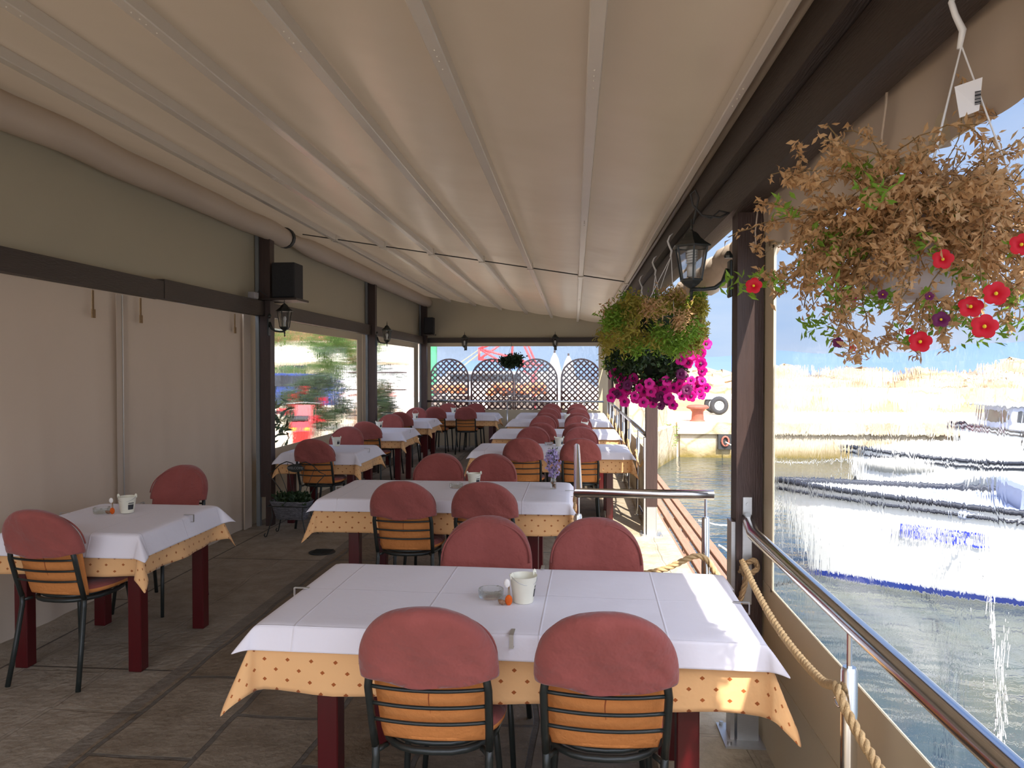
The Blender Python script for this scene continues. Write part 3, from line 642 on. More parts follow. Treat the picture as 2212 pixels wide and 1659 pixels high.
def make_chair(label):
    t = thing('dining_chair', label, 'chair')
    lean = -.30
    def yb(z): return -.205+(z-.45)*lean     # rear upright line above seat
    # frame pieces
    b = MB(); pts = []
    for i in range(28):
        a = 2*math.pi*i/28; x = .19*math.cos(a); y = .005+.20*math.sin(a)
        x = .185*abs(math.cos(a))**.75*(1 if math.cos(a) > 0 else -1); pts.append((x, y, .425))
    b.tube(pts, .012, 8, True); b.tube([(p[0]*.9, p[1]*.9, p[2]+.016) for p in pts], .009, 6, True); b.build('seat_frame', 'black_metal', t, True)
    for sx in (-1, 1):
        b = MB(); b.tube([(sx*.150, .165, .425), (sx*.165, .19, .22), (sx*.18, .215, 0)], [.012, .012, .011], 8); b.build('leg', 'black_metal', t, True)
        b = MB(); b.tube([(sx*.178, -.20, .45), (sx*.176, -.20, .40), (sx*.186, -.235, .2), (sx*.198, -.275, 0)], .0125, 8); b.tube([(sx*.15, -.16, .425), (sx*.178, -.20, .42)], .009, 6); b.build('leg', 'black_metal', t, True)
        b = MB(); b.tube([(sx*.178, -.20, .44), (sx*.180, yb(.52)+.0, .52), (sx*.182, yb(.65), .65), (sx*.168, yb(.75)+.01, .75)], .0125, 8); b.build('upright', 'black_metal', t, True)
    for z in (.540, .597, .655):
        b = MB(); b.tube([(x, yb(z)-.020*(1-(x/.18)**2), z-.004*(1-(x/.18)**2)) for x in [-.18+.36*i/10 for i in range(11)]], .0062, 6); b.build('slat', 'black_metal', t, True)
    # seat cushion: burgundy top, apricot underside
    b = MB(); n = 36; vs = []; rows = []
    prof = [(.0, .498), (.6, .497), (.9, .49), (1.0, .472), (.985, .455), (.9, .446), (0, .444)]
    for s, z in prof:
        row = []
        for i in range(n):
            a = 2*math.pi*i/n; ca, sa = math.cos(a), math.sin(a)
            x = .212*abs(ca)**.72*(1 if ca > 0 else -1); y = .03+.222*abs(sa)**.85*(1 if sa > 0 else -1)
            row.append(len(vs)); vs.append((x*max(s, .002), .03+(y-.03)*max(s, .002), z+(.004*math.sin(x*30) if s < .9 and z > .48 else 0)))
        rows.append(row)
    fs = []; mi = []
    for k in range(len(rows)-1):
        for i in range(n): fs.append((rows[k][i], rows[k][(i+1) % n], rows[k+1][(i+1) % n], rows[k+1][i])); mi.append(0 if k < 3 else 1)
    b.v = vs; b.f = fs; b.mi = mi; b.build('seat', ['burgundy', 'peach_pad'], t, True)
    # back pad
    b = pillow(.365, .445, .86, .05, .17, curve=.028, lean=lean, yoff=yb(.445)+.032, dimple=.008, bottom_in=.015)
    bk = b.build('backrest', ['burgundy', 'peach_pad'], t, True)
    zs_ = [.70-.14*i/8 for i in range(9)]; b = MB(); b.tube([(.002*math.sin(z*60), yb(.445)+.032-.0252+lean*(z-.445), z) for z in zs_], [.0022]*6+[.0016, .001, .0004], 6); b.build('centre_seam', 'peach_seam_shade', bk)
    # cover cap over the top of the back
    b = pillow(.426, .60, .918, .092, .222, curve=.030, lean=lean, yoff=yb(.60)+.006, bottom_in=.012, rings=14, n=72, pw=9)
    for i, v in enumerate(b.v):
        hz = .686-(.020*math.cos(v[0]/.2*math.pi/2)**2-.003*math.sin(v[0]*40) if v[1] < yb(.68)+.03 else 0)
        if v[2] < hz: b.v[i] = (v[0], v[1]-lean*(v[2]-hz), hz)
        else:
            ra = math.atan2(v[2]-.68, .215-abs(v[0])); rd = math.hypot(v[2]-.68, .215-abs(v[0])); dw = (.0045*math.sin(ra*10+(1 if v[0] > 0 else 2.2))*math.exp(-((rd-.07)/.075)**2)+.003*math.sin(v[0]*33+v[2]*21)) if v[1] < yb(v[2])+.03 else 0; b.v[i] = (v[0], v[1]+dw, v[2])
    cp = b.build('back_cover', 'burgundy', t, True)
    b = MB(); pts = []
    for i in range(33):
        a = math.pi*i/32; x = .203*abs(math.cos(a))**.9*(1 if math.cos(a) > 0 else -1); z = .73+.163*abs(math.sin(a))**.85
        pts.append((x, yb(.60)+.006+.036+.030*(x/.2125)**2+lean*(z-.60), z))
    b.tube(pts, .004, 6); b.build('piping', 'burgundy', cp, True)
    return t
chair0 = make_chair('x'); used = [False]
def place_chair(x, y, rz, label, group):
    """x,y = where the top of the back stands"""
    off = -.33  # back top offset in local y
    lx = x-(-math.sin(rz))*off; ly = y-math.cos(rz)*off
    if not used[0]:
        used[0] = True; chair0.location = (lx, ly, 0); chair0.rotation_euler = (0, 0, rz); tag(chair0, label, None, group); return chair0
    return dup(chair0, (lx, ly, 0), rz, label, group)

# ================================================================== TABLES
def drape(w, d, over, z, side_fl, corner_fl, puff=0, fold=0, n_in=(12, 8), seed=0, lift=0):
    rr = random.Random(seed)
    ph = [rr.uniform(0, 6.28) for _ in range(8)]
    def coords(h):
        inner = [-h+2*h*i/12 for i in range(13)]
        ov = [h+over*(i/7) for i in range(1, 8)]
        return [-v for v in ov[::-1]]+inner+ov
    xs, ys = coords(w/2), coords(d/2); vs = []; uv = []
    rnd_ = .012
    for y in ys:
        for x in xs:
            cx = max(-w/2, min(w/2, x)); cy = max(-d/2, min(d/2, y)); ex, ey = x-cx, y-cy; Ln = math.hypot(ex, ey)
            uv.append((x, y))
            if Ln < 1e-6: vs.append((x, y, z+.0015*math.sin(x*9+ph[0])*math.sin(y*7+ph[1]))); continue
            dx, dy = ex/Ln, ey/Ln; c = min(abs(dx), abs(dy))/.7071; c = max(0, min(1, c))
            along = (x if abs(dy) > abs(dx) else y)
            fl = side_fl+(corner_fl-side_fl)*c**.8
            rip = fold*(math.sin(along*13+ph[2])*.6+math.sin(along*23+ph[3])*.4)*(1-c)
            near = 1-min(1, min(abs(abs(x)-w/2), abs(abs(y)-d/2))/.16) if c < .05 else 0
            fl2 = fl+rip*min(1, Ln/over)-near*fold*.9
            # corner: pinch sideways so the cone folds in
            hx = Ln*math.sin(fl2)+.0; vz = Ln*math.cos(fl2)
            # soft round over the edge
            k = min(1, Ln/rnd_); vz = vz*(.55+.45*k)
            ang = math.atan2(dy, dx)
            X = cx+dx*hx; Yv = cy+dy*hx
            vs.append((X, Yv, z-vz))
    n = len(xs); m = len(ys)
    fs = [(j*n+i, j*n+i+1, (j+1)*n+i+1, (j+1)*n+i) for j in range(m-1) for i in range(n-1)]
    return vs, fs, uv
def cloth(name, mt, parent, loc, rz, args, label, cat, group, th):
    vs, fs, uv = drape(*args[:4], **args[4]); b = MB(); b.v = vs; b.f = fs; b.mi = [0]*len(fs); b.uv = True
    o = b.build(name, mt, None, True, uv=uv); o.location = loc; o.rotation_euler = (0, 0, rz)
    md = o.modifiers.new('sub', 'SUBSURF'); md.levels = 1; md.render_levels = 1
    md = o.modifiers.new('thickness', 'SOLIDIFY'); md.thickness = th; md.offset = 1
    return tag(o, label, cat, group)
def table(cx, cy, w, d, rz, who, ov_w=.085, ov_p=.22, lx=None, ly=None, seed=0, wide=False):
    t = thing('dining_table', 'dark red wooden table under layered cloths, '+who, 'table', (cx, cy, 0), rz, None)
    b = MB(); b.box((-w/2+.012, -d/2+.012, .715), (w/2-.012, d/2-.012, .742), .004); b.build('tabletop', 'red_wood', t)
    lx = lx or w/2-.05; ly = ly or d/2-.07
    b = MB(); b.box((-lx, -ly, .64), (lx, -ly+.02, .715)); b.box((-lx, ly-.02, .64), (lx, ly, .715)); b.box((-lx, -ly, .64), (-lx+.02, ly, .715)); b.box((lx-.02, -ly, .64), (lx, ly, .715)); b.build('apron', 'red_wood', t)
    for sx in (-1, 1):
        for sy in (-1, 1):
            b = MB(); b.box((sx*lx-.036, sy*ly-.036, 0), (sx*lx+.036, sy*ly+.036, .715), .004); b.build('leg', 'red_wood', t)
    cloth('under_cloth', 'peach_cloth', None, (cx, cy, 0), rz, (w, d, ov_p, .745, dict(side_fl=R(7), corner_fl=R(24), fold=.16, seed=seed)), 'peach tablecloth with small diamonds, '+who, 'tablecloth', 'peach under cloths', .0015)
    cloth('top_cloth', 'white_cloth', None, (cx, cy, 0), rz, (w+.008, d+.008, ov_w, .7485, dict(side_fl=R(19), corner_fl=R(44), fold=.05, seed=seed+5)), 'white linen top cloth, '+who, 'tablecloth', 'white top cloths', .0012)
    return t
TOP = .7515
T = {
 't1': dict(c=(-.225, 2.775), s=(1.66, .79), rz=R(-1.4), lx=.60, who='front table nearest the viewer'),
 't2': dict(c=(-.87, 5.22), s=(1.66, .85), rz=0, lx=.60, who='second table, beside the steel railing corner'),
 't3': dict(c=(-.25, 8.2), s=(1.66, .8), rz=0, lx=.62, who='third waterside table, first one behind the railing corner'),
 't4': dict(c=(-.25, 10.4), s=(1.66, .8), rz=0, lx=.62, who='fourth waterside table, second behind the railing corner'),
 't5': dict(c=(-.25, 12.6), s=(1.66, .8), rz=0, lx=.62, who='fifth waterside table, second from the end wall'),
 't6': dict(c=(-.25, 14.5), s=(1.66, .8), rz=0, lx=.62, who='last waterside table by the end wall'),
 'l1': dict(c=(-2.64, 4.08), s=(.76, .84), rz=0, lx=.32, ly=.33, who='left front table by the cream curtain'),
 'l2': dict(c=(-2.64, 7.87), s=(.78, .84), rz=0, lx=.32, ly=.33, who='left row table beside the planter stand'),
 'l3': dict(c=(-2.76, 10.42), s=(.78, .82), rz=0, lx=.32, ly=.33, who='third table of the left row'),
 'l4': dict(c=(-2.82, 12.62), s=(.76, .82), rz=0, lx=.32, ly=.33, who='fourth table of the left row'),
 'l5': dict(c=(-2.28, 14.52), s=(1.5, .74), rz=0, lx=.67, who='wide table in the far left corner'),
}
for i, (k, q) in enumerate(T.items()):
    table(q['c'][0], q['c'][1], q['s'][0], q['s'][1], q['rz'], q['who'], ov_w=.085 if k[0] == 't' else .125, lx=q.get('lx'), ly=q.get('ly'), seed=i*11)
G = 'burgundy backed dining chairs'
def pr(y, xs, rz, who, side): 
    for x, lr in xs: place_chair(x, y, rz+R(rnd(-2, 2)), '%s burgundy-backed chair on the %s side of the %s' % (lr, side, who), G)
def two(a, b_): return ((a, 'left'), (b_, 'right'))
pr(2.10, two(-.435, .092), 0, 'front table', 'near'); pr(3.44, two(-.40, .10), R(180), 'front table', 'far')
pr(4.50, two(-1.075, -.56), 0, 'second table', 'near'); pr(6.02, two(-1.10, -.67), R(180), 'second table', 'far')
pr(7.48, two(-.525, .06), 0, 'third waterside table', 'near'); pr(9.0, two(-.50, .08), R(180), 'third waterside table', 'far')
pr(9.66, two(-.44, .05), 0, 'fourth waterside table', 'near'); pr(11.2, two(-.47, .06), R(180), 'fourth waterside table', 'far')
pr(11.86, two(-.46, .05), 0, 'fifth waterside table', 'near'); pr(13.38, two(-.47, .07), R(180), 'fifth waterside table', 'far')
pr(13.86, two(-.46, .05), 0, 'last waterside table by the end wall', 'near'); pr(15.3, two(-.47, .06), R(180), 'last waterside table by the end wall', 'far')
pr(13.82, two(-2.63, -2.05), 0, 'wide far left corner table', 'near'); pr(15.28, two(-2.62, -2.05), R(180), 'wide far left corner table', 'far')
def one(x, y, rz, lab): place_chair(x, y, rz, lab, G)
one(-2.66, 3.42, R(-4), 'burgundy-backed metal dining chair at the left edge, near side of the left front table')
one(-2.80, 5.12, R(176), 'burgundy-backed dining chair against the cream curtain, far side of the left front table')
one(-2.61, 7.18, R(-2), 'burgundy-backed metal dining chair just behind the welcome planter stand')
one(-2.74, 8.80, R(180), 'burgundy-backed dining chair on the far side of the table beside the planter stand')
one(-2.80, 9.72, R(-6), 'burgundy-backed dining chair on the near side of the third left table')
one(-2.84, 11.33, R(180), 'burgundy-backed dining chair on the far side of the third left table')
one(-2.86, 11.95, R(-4), 'burgundy-backed dining chair on the near side of the fourth left table')
one(-2.90, 13.48, R(180), 'burgundy-backed dining chair on the far side of the fourth left table')

# ================================================================== TABLE THINGS
def make_bucket(label, up=False):
    t = thing('tin_bucket', label, 'bucket')
    b = MB(); b.lathe([(.036, 0), (.037, .002), (.050, .094), (.052, .097), (.050, .097), (.0475, .093), (.0345, .004), (.001, .004)], n=28, cap=False); b.build('pail', 'enamel', t, 'auto')
    for s in (-1, 1):
        b = MB(); b.prism([(s*.050-.007, .09), (s*.050+.007, .09), (s*.050+.007, .107), (s*.050, .114), (s*.050-.007, .107)], -.001, .001); b.build('ear', 'enamel', t)
    b = MB(); pts = []
    for i in range(17):
        a = math.pi*i/16; pts.append((.052*math.cos(a), (-.045*math.sin(a) if not up else 0), .100+(-.03*math.sin(a) if not up else .062*math.sin(a))))
    b.tube(pts, .0014, 6); b.build('wire_handle', 'brushed', t, True)
    b = MB(); 
    def onrim(a, z): r = .0365+(.050-.0365)*z/.094+.0006; return (r*math.cos(a), r*math.sin(a), z)
    vs = []; 
    for z in (.022, .052):
        for i in range(7): vs.append(onrim(R(-62)+R(44)*i/6, z))
    b.add(vs, [(i, i+1, 8+i, 7+i) for i in range(6)])
    for q in range(7):
        a0 = R(-60)+R(6)*q; h = .062 if q % 2 else .060
        b.add([onrim(a0, .056), onrim(a0+R(4.4), .056), onrim(a0+R(4.4), h+.003), onrim(a0, h+.003)], [(0, 1, 2, 3)])
    b.build('printed_picture', 'dark_print', t)
    b = MB(); b.lathe([(.010, .01), (.012, .075), (.001, .078)], (.008, .005, 0), 12); b.build('contents', 'leaf_yellow', t, True)
    return t
B1 = make_bucket('cream tin bucket with lowered handle on the front table beside the shell ornament'); B1.location = (-.186, 2.70, TOP); B1.rotation_euler = (0, 0, R(38)); 
B1['group'] = 'tin buckets on the tables'
bl = [(-.73, 5.36, 0, 'cream tin bucket with dark print on the second table, beside the round ashtray'), (-.17, 8.30, 5, 'cream tin bucket with dark print on the third waterside table behind the lilac vase'),
 (-.13, 12.75, 0, 'small cream tin bucket on the fifth waterside table'),
 (-2.66, 4.20, 10, 'cream tin bucket with dark picture print on the left front table'), (-2.66, 8.10, 0, 'cream tin bucket with dark print on the left table behind the planter'),
 (-2.84, 10.6, 0, 'cream tin bucket on the third table of the left row'), (-2.40, 14.6, 0, 'cream tin bucket on the wide table in the far left corner')]
for x, y, a, lab in bl: dup(B1, (x, y, TOP), R(a), lab)
B2 = make_bucket('cream tin bucket with its wire handle standing up on the fourth waterside table', True); B2.location = (.15, 10.75, TOP); B2.rotation_euler = (0, 0, R(20)); B2['group'] = 'tin buckets on the tables'
dup(B2, (-2.76, 12.7, TOP), 0, 'cream tin bucket with raised wire handle on the fourth table of the left row')
def make_ashtray(label):
    t = thing('glass_ashtray', label, 'ashtray')
    b = MB(); b.lathe([(.043, 0), (.046, .003), (.048, .026), (.0475, .031), (.041, .031), (.039, .010), (.036, .008), (.001, .008)], n=36); b.build('bowl', 'glass', t, 'auto')
    b = MB()
    for a in (60, 180, 300): b.box((.043*math.cos(R(a))-.004, .043*math.sin(R(a))-.004, .029), (.043*math.cos(R(a))+.004, .043*math.sin(R(a))+.004, .033), .001)
    b.build('cigarette_rest', 'glass', t)
    return t
A1 = make_ashtray('round clear glass ashtray on the front table beside the shell hung bucket'); A1.location = (-.31, 2.74, TOP+.001); A1['group'] = 'glass ashtrays'
for x, y, lab in ((-.85, 5.28, 'round clear glass ashtray on the second table left of the bucket'), (-.29, 8.42, 'clear glass ashtray on the third waterside table left of the bucket'), (-2.80, 4.17, 'round clear glass ashtray on the left front table'), (-2.60, 14.55, 'small glass ashtray on the wide far left corner table')):
    dup(A1, (x, y, TOP+.001), 0, lab)
def make_charm(label):
    t = thing('shell_ornament', label, 'ornament')
    b = MB(); b.sphere((0, 0, .017), .017, 12, 8, (.8, .45, 1.15)); b.build('orange_flower', 'orange_flower', t, True)
    b = MB(); b.sphere((-.006, .002, .078), .013, 10, 8, (.9, .35, 1.25)); b.build('scallop_shell', 'shell', t, True)
    b = MB(); b.tube([(-.022, 0, .010), (-.03, .002, .012), (-.038, .004, .018)], [.010, .009, .002], 8); b.sphere((-.02, 0, .009), .009, 8, 6); b.build('snail_shell', 'shell_brown', t, True)
    b = MB()
    for dx in (-.003, 0, .003, .006): b.tube([(dx*.4, .002, .07), (dx, .001, .028)], .0008, 5)
    b.build('raffia_strand', 'rope_dark', t); return t
C1 = make_charm('hanging ornament of shells and an orange flower leaning on the front bucket'); C1.location = (-.236, 2.655, TOP); C1.rotation_euler = (0, 0, R(10)); C1['group'] = 'shell ornaments'
dup(C1, (-2.725, 4.155, TOP), R(20), 'small ornament of shells and dried flower on the left front table')
# steel table clips
def make_clip(label):
    t = thing('table_clip', label, 'clip')
    b = MB(); b.box((-.007, -.002, .0), (.007, .055, .0022)); b.box((-.007, -.004, -.040), (.007, -.0018, .0022)); b.box((-.007, -.004, -.042), (.007, .03, -.040)); b.build('spring_bow', 'brushed', t); return t
K0 = None
def clip(key, side, off, lab):
    global K0
    q = T[key]; w, d = q['s']; h = {'n': (off, -d/2-.03, 0), 'f': (off, d/2+.03, 180), 'l': (-w/2-.03, off, -90), 'r': (w/2+.03, off, 90)}[side]
    c_, s_ = math.cos(q['rz']), math.sin(q['rz']); x = q['c'][0]+h[0]*c_-h[1]*s_; y = q['c'][1]+h[0]*s_+h[1]*c_
    lab = 'steel cloth clip on '+lab
    if K0 is None: K0 = make_clip(lab); o = K0; o.location = (x, y, TOP); o.rotation_euler = (0, 0, R(h[2])+q['rz']); o['group'] = 'steel tablecloth clips'
    else: o = dup(K0, (x, y, TOP), R(h[2])+q['rz'], lab)
clip('t1', 'n', .035, 'the near edge of the front table between two chairs'); clip('t1', 'l', .0, 'the left end of the front table'); clip('t1', 'f', .08, 'the far edge of the front table behind the bucket'); clip('t1', 'r', .0, 'the right end of the front table')
clip('t2', 'l', .05, 'the left end of the second table'); clip('t2', 'r', .0, 'the right end of the second table beside the vase')
clip('l1', 'r', .08, 'the right edge of the left front table'); clip('l1', 'n', -.06, 'the near edge of the left front table by the chair'); clip('l1', 'l', .08, 'the curtain side edge of the left front table'); clip('l1', 'f', -.12, 'the far edge of the left front table')
clip('l2', 'r', .0, 'the right edge of the left table behind the planter'); clip('l3', 'r', .0, 'the right edge of the third left table'); clip('l4', 'r', .0, 'the right edge of the fourth left table'); clip('l5', 'r', .0, 'the right end of the wide far left table')
# vase with lilac sprig
v = thing('flower_vase', 'square glass vase of pebbles holding pale lilac blossom on the second table', 'vase', (-.15, 5.30, TOP+.001))
b = MB(); b.box((-.021, -.021, 0), (.021, .021, .055), .003); b.lathe([(.019, .055), (.016, .09), (.018, .125), (.0165, .125), (.0145, .09), (.015, .055)], n=16, cap=False); b.build('glass_body', 'glass', v)
b = MB()
for _ in range(26): b.sphere((rnd(-.013, .013), rnd(-.013, .013), rnd(.008, .047)), rnd(.004, .007), 6, 4)
b.build('pebbles', 'shell_brown', v)['kind'] = 'stuff'
b = MB(); b.tube([(0, 0, .01), (0, 0, .12), (.008, 0, .2), (-.004, 0, .29)], .003, 6)
for _ in range(16):
    z = rnd(.1, .28); a = rnd(0, 6.28); b.tube([(0, 0, z), (.03*math.cos(a), .02*math.sin(a), z+.02)], .0015, 4)
b.build('stem', 'leaf_dark', v)
def blossom(b, c, r, nrm=None, n=5):
    c = Vector(c); nrm = (nrm or Vector((rnd(-1, 1), rnd(-1, .1), rnd(-.3, 1)))).normalized(); a = nrm.orthogonal().normalized(); q = nrm.cross(a)
    for k in range(n):
        t0 = 2*math.pi*k/n; u = a*math.cos(t0)+q*math.sin(t0); s = nrm.cross(u); b.add([c, c+u*r*.6+s*r*.36+nrm*r*.1, c+u*r+nrm*r*.15, c+u*r*.6-s*r*.36+nrm*r*.1], [(0, 1, 2, 3)])
b = MB(); 
for _ in range(230):
    z = rnd(.085, .285); wdt = .05*math.sin((z-.05)/.26*math.pi)**.7+.006; a = rnd(0, 6.28); r = wdt*math.sqrt(rnd(0, 1)); blossom(b, (r*math.cos(a)-.008*(z > .2), r*math.sin(a), z), .011)
b.norecalc = True; b.build('blossom', 'lilac', v)['kind'] = 'stuff'
b = MB()
for _ in range(60):
    z = rnd(.12, .29); a = rnd(0, 6.28); c = Vector((.03*math.cos(a), .03*math.sin(a), z)); u = Vector((rnd(-1, 1), rnd(-1, 1), rnd(-.2, 1))).normalized(); s = u.orthogonal().normalized(); b.add([c, c+u*.01+s*.005, c+u*.024, c+u*.01-s*.005], [(0, 1, 2, 3)])
b.norecalc = True; b.build('leaves', 'leaf_dark', v)['kind'] = 'stuff'

# ================================================================== LANTERNS
def make_lantern(label, spiral=False):
    t = thing('wall_lantern', label, 'lantern')     # origin: wall plate centre, arm goes -X ; lantern axis at x=-.17
    b = MB(); b.box((-.012, -.03, -.07), (0, .03, .09), .004); b.lathe([(.018, 0), (.02, .01), (.008, .03)], (-.012, 0, .10), 8); b.build('wall_plate', 'black_metal', t)
    b = MB(); b.tube([(-.01, 0, .05), (-.035, 0, -.005), (-.07, 0, -.028), (-.12, 0, -.034), (-.17, 0, -.032)], [.016, .012, .009, .008, .009], 8); b.build('bracket_arm', 'black_metal', t, True)
    c = (-.17, 0, 0)
    b = MB(); b.lathe([(.004, -.08), (.008, -.07), (.005, -.06), (.009, -.045), (.006, -.03), (.035, -.012), (.045, .0), (.047, .008)], c, 6, phase=R(30)); b.build('base_finial', 'black_metal', t)
    cg = MB()
    for k in range(6):
        a = R(60*k+30); cg.bar((c[0]+.046*math.cos(a), .046*math.sin(a), .004), (c[0]+.072*math.cos(a), .072*math.sin(a), .150), .007, .007)
    for z, r in ((.006, .047), (.150, .072)):
        cg.tube([(c[0]+r*math.cos(R(60*k+30)), r*math.sin(R(60*k+30)), z) for k in range(6)], .005, 6, True)
    cg.build('cage', 'black_metal', t)
    b = MB(); b.lathe([(.044, .008), (.069, .148)], c, 6, cap=False, phase=R(30)); b.build('glass_panes', 'lantern_glass', t)
    b = MB(); b.lathe([(.086, .148), (.088, .153), (.06, .172), (.042, .188), (.030, .205), (.02, .214), (.008, .22), (.004, .226), (.007, .238), (.003, .25), (.0035, .27)], c, 6, phase=R(30)); b.build('roof', 'black_metal', t)
    b = MB()
    if spiral:
        b.lathe([(.018, .02), (.02, .06), (.018, .075)], c, 12); pts = [(c[0]+.016*math.cos(i*.6), .016*math.sin(i*.6), .078+i*.0011) for i in range(54)]; b.tube(pts, .006, 6)
    else: b.lathe([(.009, .02), (.009, .045), (.019, .08), (.015, .1), (.002, .108)], c, 12)
    b.build('bulb', 'cfl', t, True); return t
Ln = make_lantern('large black lantern with spiral bulb on the near waterside post', True); Ln.location = (.675, 3.28, 1.985); Ln['group'] = 'black wall lanterns'
L2 = make_lantern('black lantern under the speaker on the left post'); L2.location = (-3.10, 7.30, 2.03); L2.rotation_euler = (0, 0, R(180)); L2['group'] = 'black wall lanterns'
L2.scale = (1.0, 1.0, 1.12)
for loc, rz, lab in (((-3.09, 11.38, 2.06), 180, 'black lantern on the second left post between the two vinyl windows'), ((-2.29, 15.515, 2.10), 90, 'small black lantern on the end wall beam, left one'), ((-.40, 15.515, 2.10), 90, 'small black lantern on the end wall beam, right one'), ((.685, 7.28, 2.0), 0, 'black lantern on the second waterside post behind the hanging plants')):
    dup(L2, loc, R(rz), lab)
b = MB(); b.tube([(.69, 3.26, 2.29), (.62, 3.25, 2.255), (.545, 3.25, 2.265), (.505, 3.25, 2.31), (.495, 3.25, 2.355), (.515, 3.25, 2.375), (.53, 3.25, 2.34), (.515, 3.25, 2.27), (.508, 3.26, 2.23)], .005, 6); b.tube([(.545, 3.25, 2.265), (.58, 3.25, 2.25), (.62, 3.26, 2.285), (.66, 3.26, 2.275)], .004, 6)
tag(b.build('lamp_cable', 'cable', smooth=True), 'looped black cable above the near waterside lantern', 'cable')
# speakers
def speaker(x, y, z, w, d, h, lab, shelf=True):
    t = thing('loudspeaker', lab, 'speaker', (x, y, z), 0, 'loudspeakers')
    b = MB(); b.box((-w/2, -d/2, 0), (w/2, d/2, h), .006); b.build('cabinet', 'speaker', t)
    b = MB(); b.box((-w/2+.01, -d/2-.008, .01), (w/2-.01, -d/2, h-.01), .003); b.build('grille', 'speaker', t)
speaker(-2.96, 7.46, 2.34, .24, .24, .36, 'black loudspeaker on the shelf of the left post'); speaker(-3.02, 15.28, 2.36, .19, .2, .34, 'dark loudspeaker in the far left corner above the beam')
b = MB(); b.box((-3.2, 7.28, 2.312), (-2.80, 7.64, 2.335), .003); tag(b.build('speaker_shelf', 'brown_beam'), 'dark wooden shelf carrying the loudspeaker on the left post', 'shelf')
b = MB(); b.box((-3.15, 15.16, 2.33), (-2.9, 15.4, 2.355), .003); tag(b.build('speaker_shelf', 'brown_beam'), 'dark shelf under the far left corner loudspeaker', 'shelf')
b = MB(); b.box((-3.19, 7.02, 2.306), (-3.12, 7.12, 2.37), .006); tag(b.build('junction_box', 'grey_plastic'), 'small grey junction box on the left beam beside the speaker', 'box')
b = MB(); b.tube([(-3.15, 7.12, 2.34), (-3.14, 7.18, 2.40), (-3.13, 7.24, 2.38), (-3.1, 7.28, 2.35)], .004, 6); tag(b.build('speaker_cable', 'cable'), 'thin black cable from junction box to the speaker shelf', 'cable')

# ================================================================== PLANTER STAND
P = thing('planter_stand', 'black wire planter stand with oval WELCOME sign holding a wicker basket', 'planter stand', (-2.72, 6.93, 0), R(-4))
b = MB()
b.tube([(-.2, -.1, .30), (.2, -.1, .30), (.2, .1, .30), (-.2, .1, .30)], .006, 6, True); b.build('ring_frame', 'black_metal', P)
for sx in (-1, 1):
    for sy in (-1, 1):
        b = MB(); b.tube([(sx*.16, sy*.1, .30), (sx*.15, sy*.1, .2), (sx*.19, sy*.115, .05), (sx*.20, sy*.12, .015), (sx*.215, sy*.12, .01), (sx*.225, sy*.12, .028), (sx*.212, sy*.12, .042)], .006, 6); b.build('leg', 'black_metal', P, True)
b = MB()
for s in (-1, 1):
    b.tube([(s*.10, .1, .30), (s*.16, .1, .42), (s*.235, .1, .52), (s*.30, .1, .585), (s*.24, .1, .61), (s*.17, .1, .675), (s*.10, .1, .705), (s*.04, .1, .69), (0, .1, .66)], .005, 6)
    b.tube([(s*.06, .1, .30), (s*.12, .1, .48), (s*.19, .1, .64)], .003, 6); b.tube([(s*.03, .1, .30), (s*.06, .1, .5), (s*.09, .1, .69)], .003, 6)
b.tube([(0, .1, .30), (0, .1, .60)], .003, 6); b.build('wire_back', 'black_metal', P, True)
b = MB(); b.lathe([(.085, -.005), (.085, .005)], (0, 0, 0), 30)
b.v = [(x, z, y*.47) for x, y, z in b.v]; sg = b.build('welcome_sign', 'black_metal', P); sg.location = (0, .085, .645)
text('lettering', 'WELCOME', .034, 'sign_text', sg, (0, -.006, 0), (R(90), 0, 0))
wb_ = thing('wicker_planter', 'grey wicker basket of dark foliage standing in the wire stand', 'planter', (-2.72, 6.93, .165), R(-4))
b = MB(); vs = []; L_ = [(.145, .055, 0), (.16, .065, .06), (.18, .082, .13), (.195, .095, .165), (.205, .1, .18), (.195, .092, .18), (.17, .075, .15)]
n = 40
for hx, hy, z in L_:
    for i in range(n):
        a = 2*math.pi*i/n; ca, sa = math.cos(a), math.sin(a); vs.append((hx*abs(ca)**.35*(1 if ca > 0 else -1), hy*abs(sa)**.35*(1 if sa > 0 else -1), z+.002*math.sin(i*3.1)))
b.add(vs, [(j*n+i, j*n+(i+1) % n, (j+1)*n+(i+1) % n, (j+1)*n+i) for j in range(len(L_)-1) for i in range(n)]+[tuple(range(n))]); b.build('basket', 'wicker', wb_, True)
def leaves(n, gen, l0, l1, wd, curl=.3, up=0):
    b = MB(); b.norecalc = True; V = []; Fq = []
    for _ in range(n):
        c, bias = gen(); c = Vector(c); u = (Vector((rnd(-1, 1), rnd(-1, 1), rnd(-1, 1)+up))+bias).normalized(); ln = rnd(l0, l1); s = u.cross(Vector((rnd(-1, 1), rnd(-1, 1), rnd(-1, 1)))).normalized(); q = u.cross(s)*ln*curl*rnd(-1, 1); ww = ln*wd*rnd(.7, 1.2)
        o = len(V); V += [tuple(c), tuple(c+u*ln*.5+s*ww+q), tuple(c+u*ln), tuple(c+u*ln*.5-s*ww+q)]; Fq.append((o, o+1, o+2, o+3))
    b.add(V, Fq); return b
b = leaves(420, lambda: ((rnd(-.17, .17), rnd(-.08, .08), rnd(.15, .24)), Vector((0, 0, .6))), .03, .06, .3); b.build('foliage', 'leaf_dark', wb_)['kind'] = 'stuff'
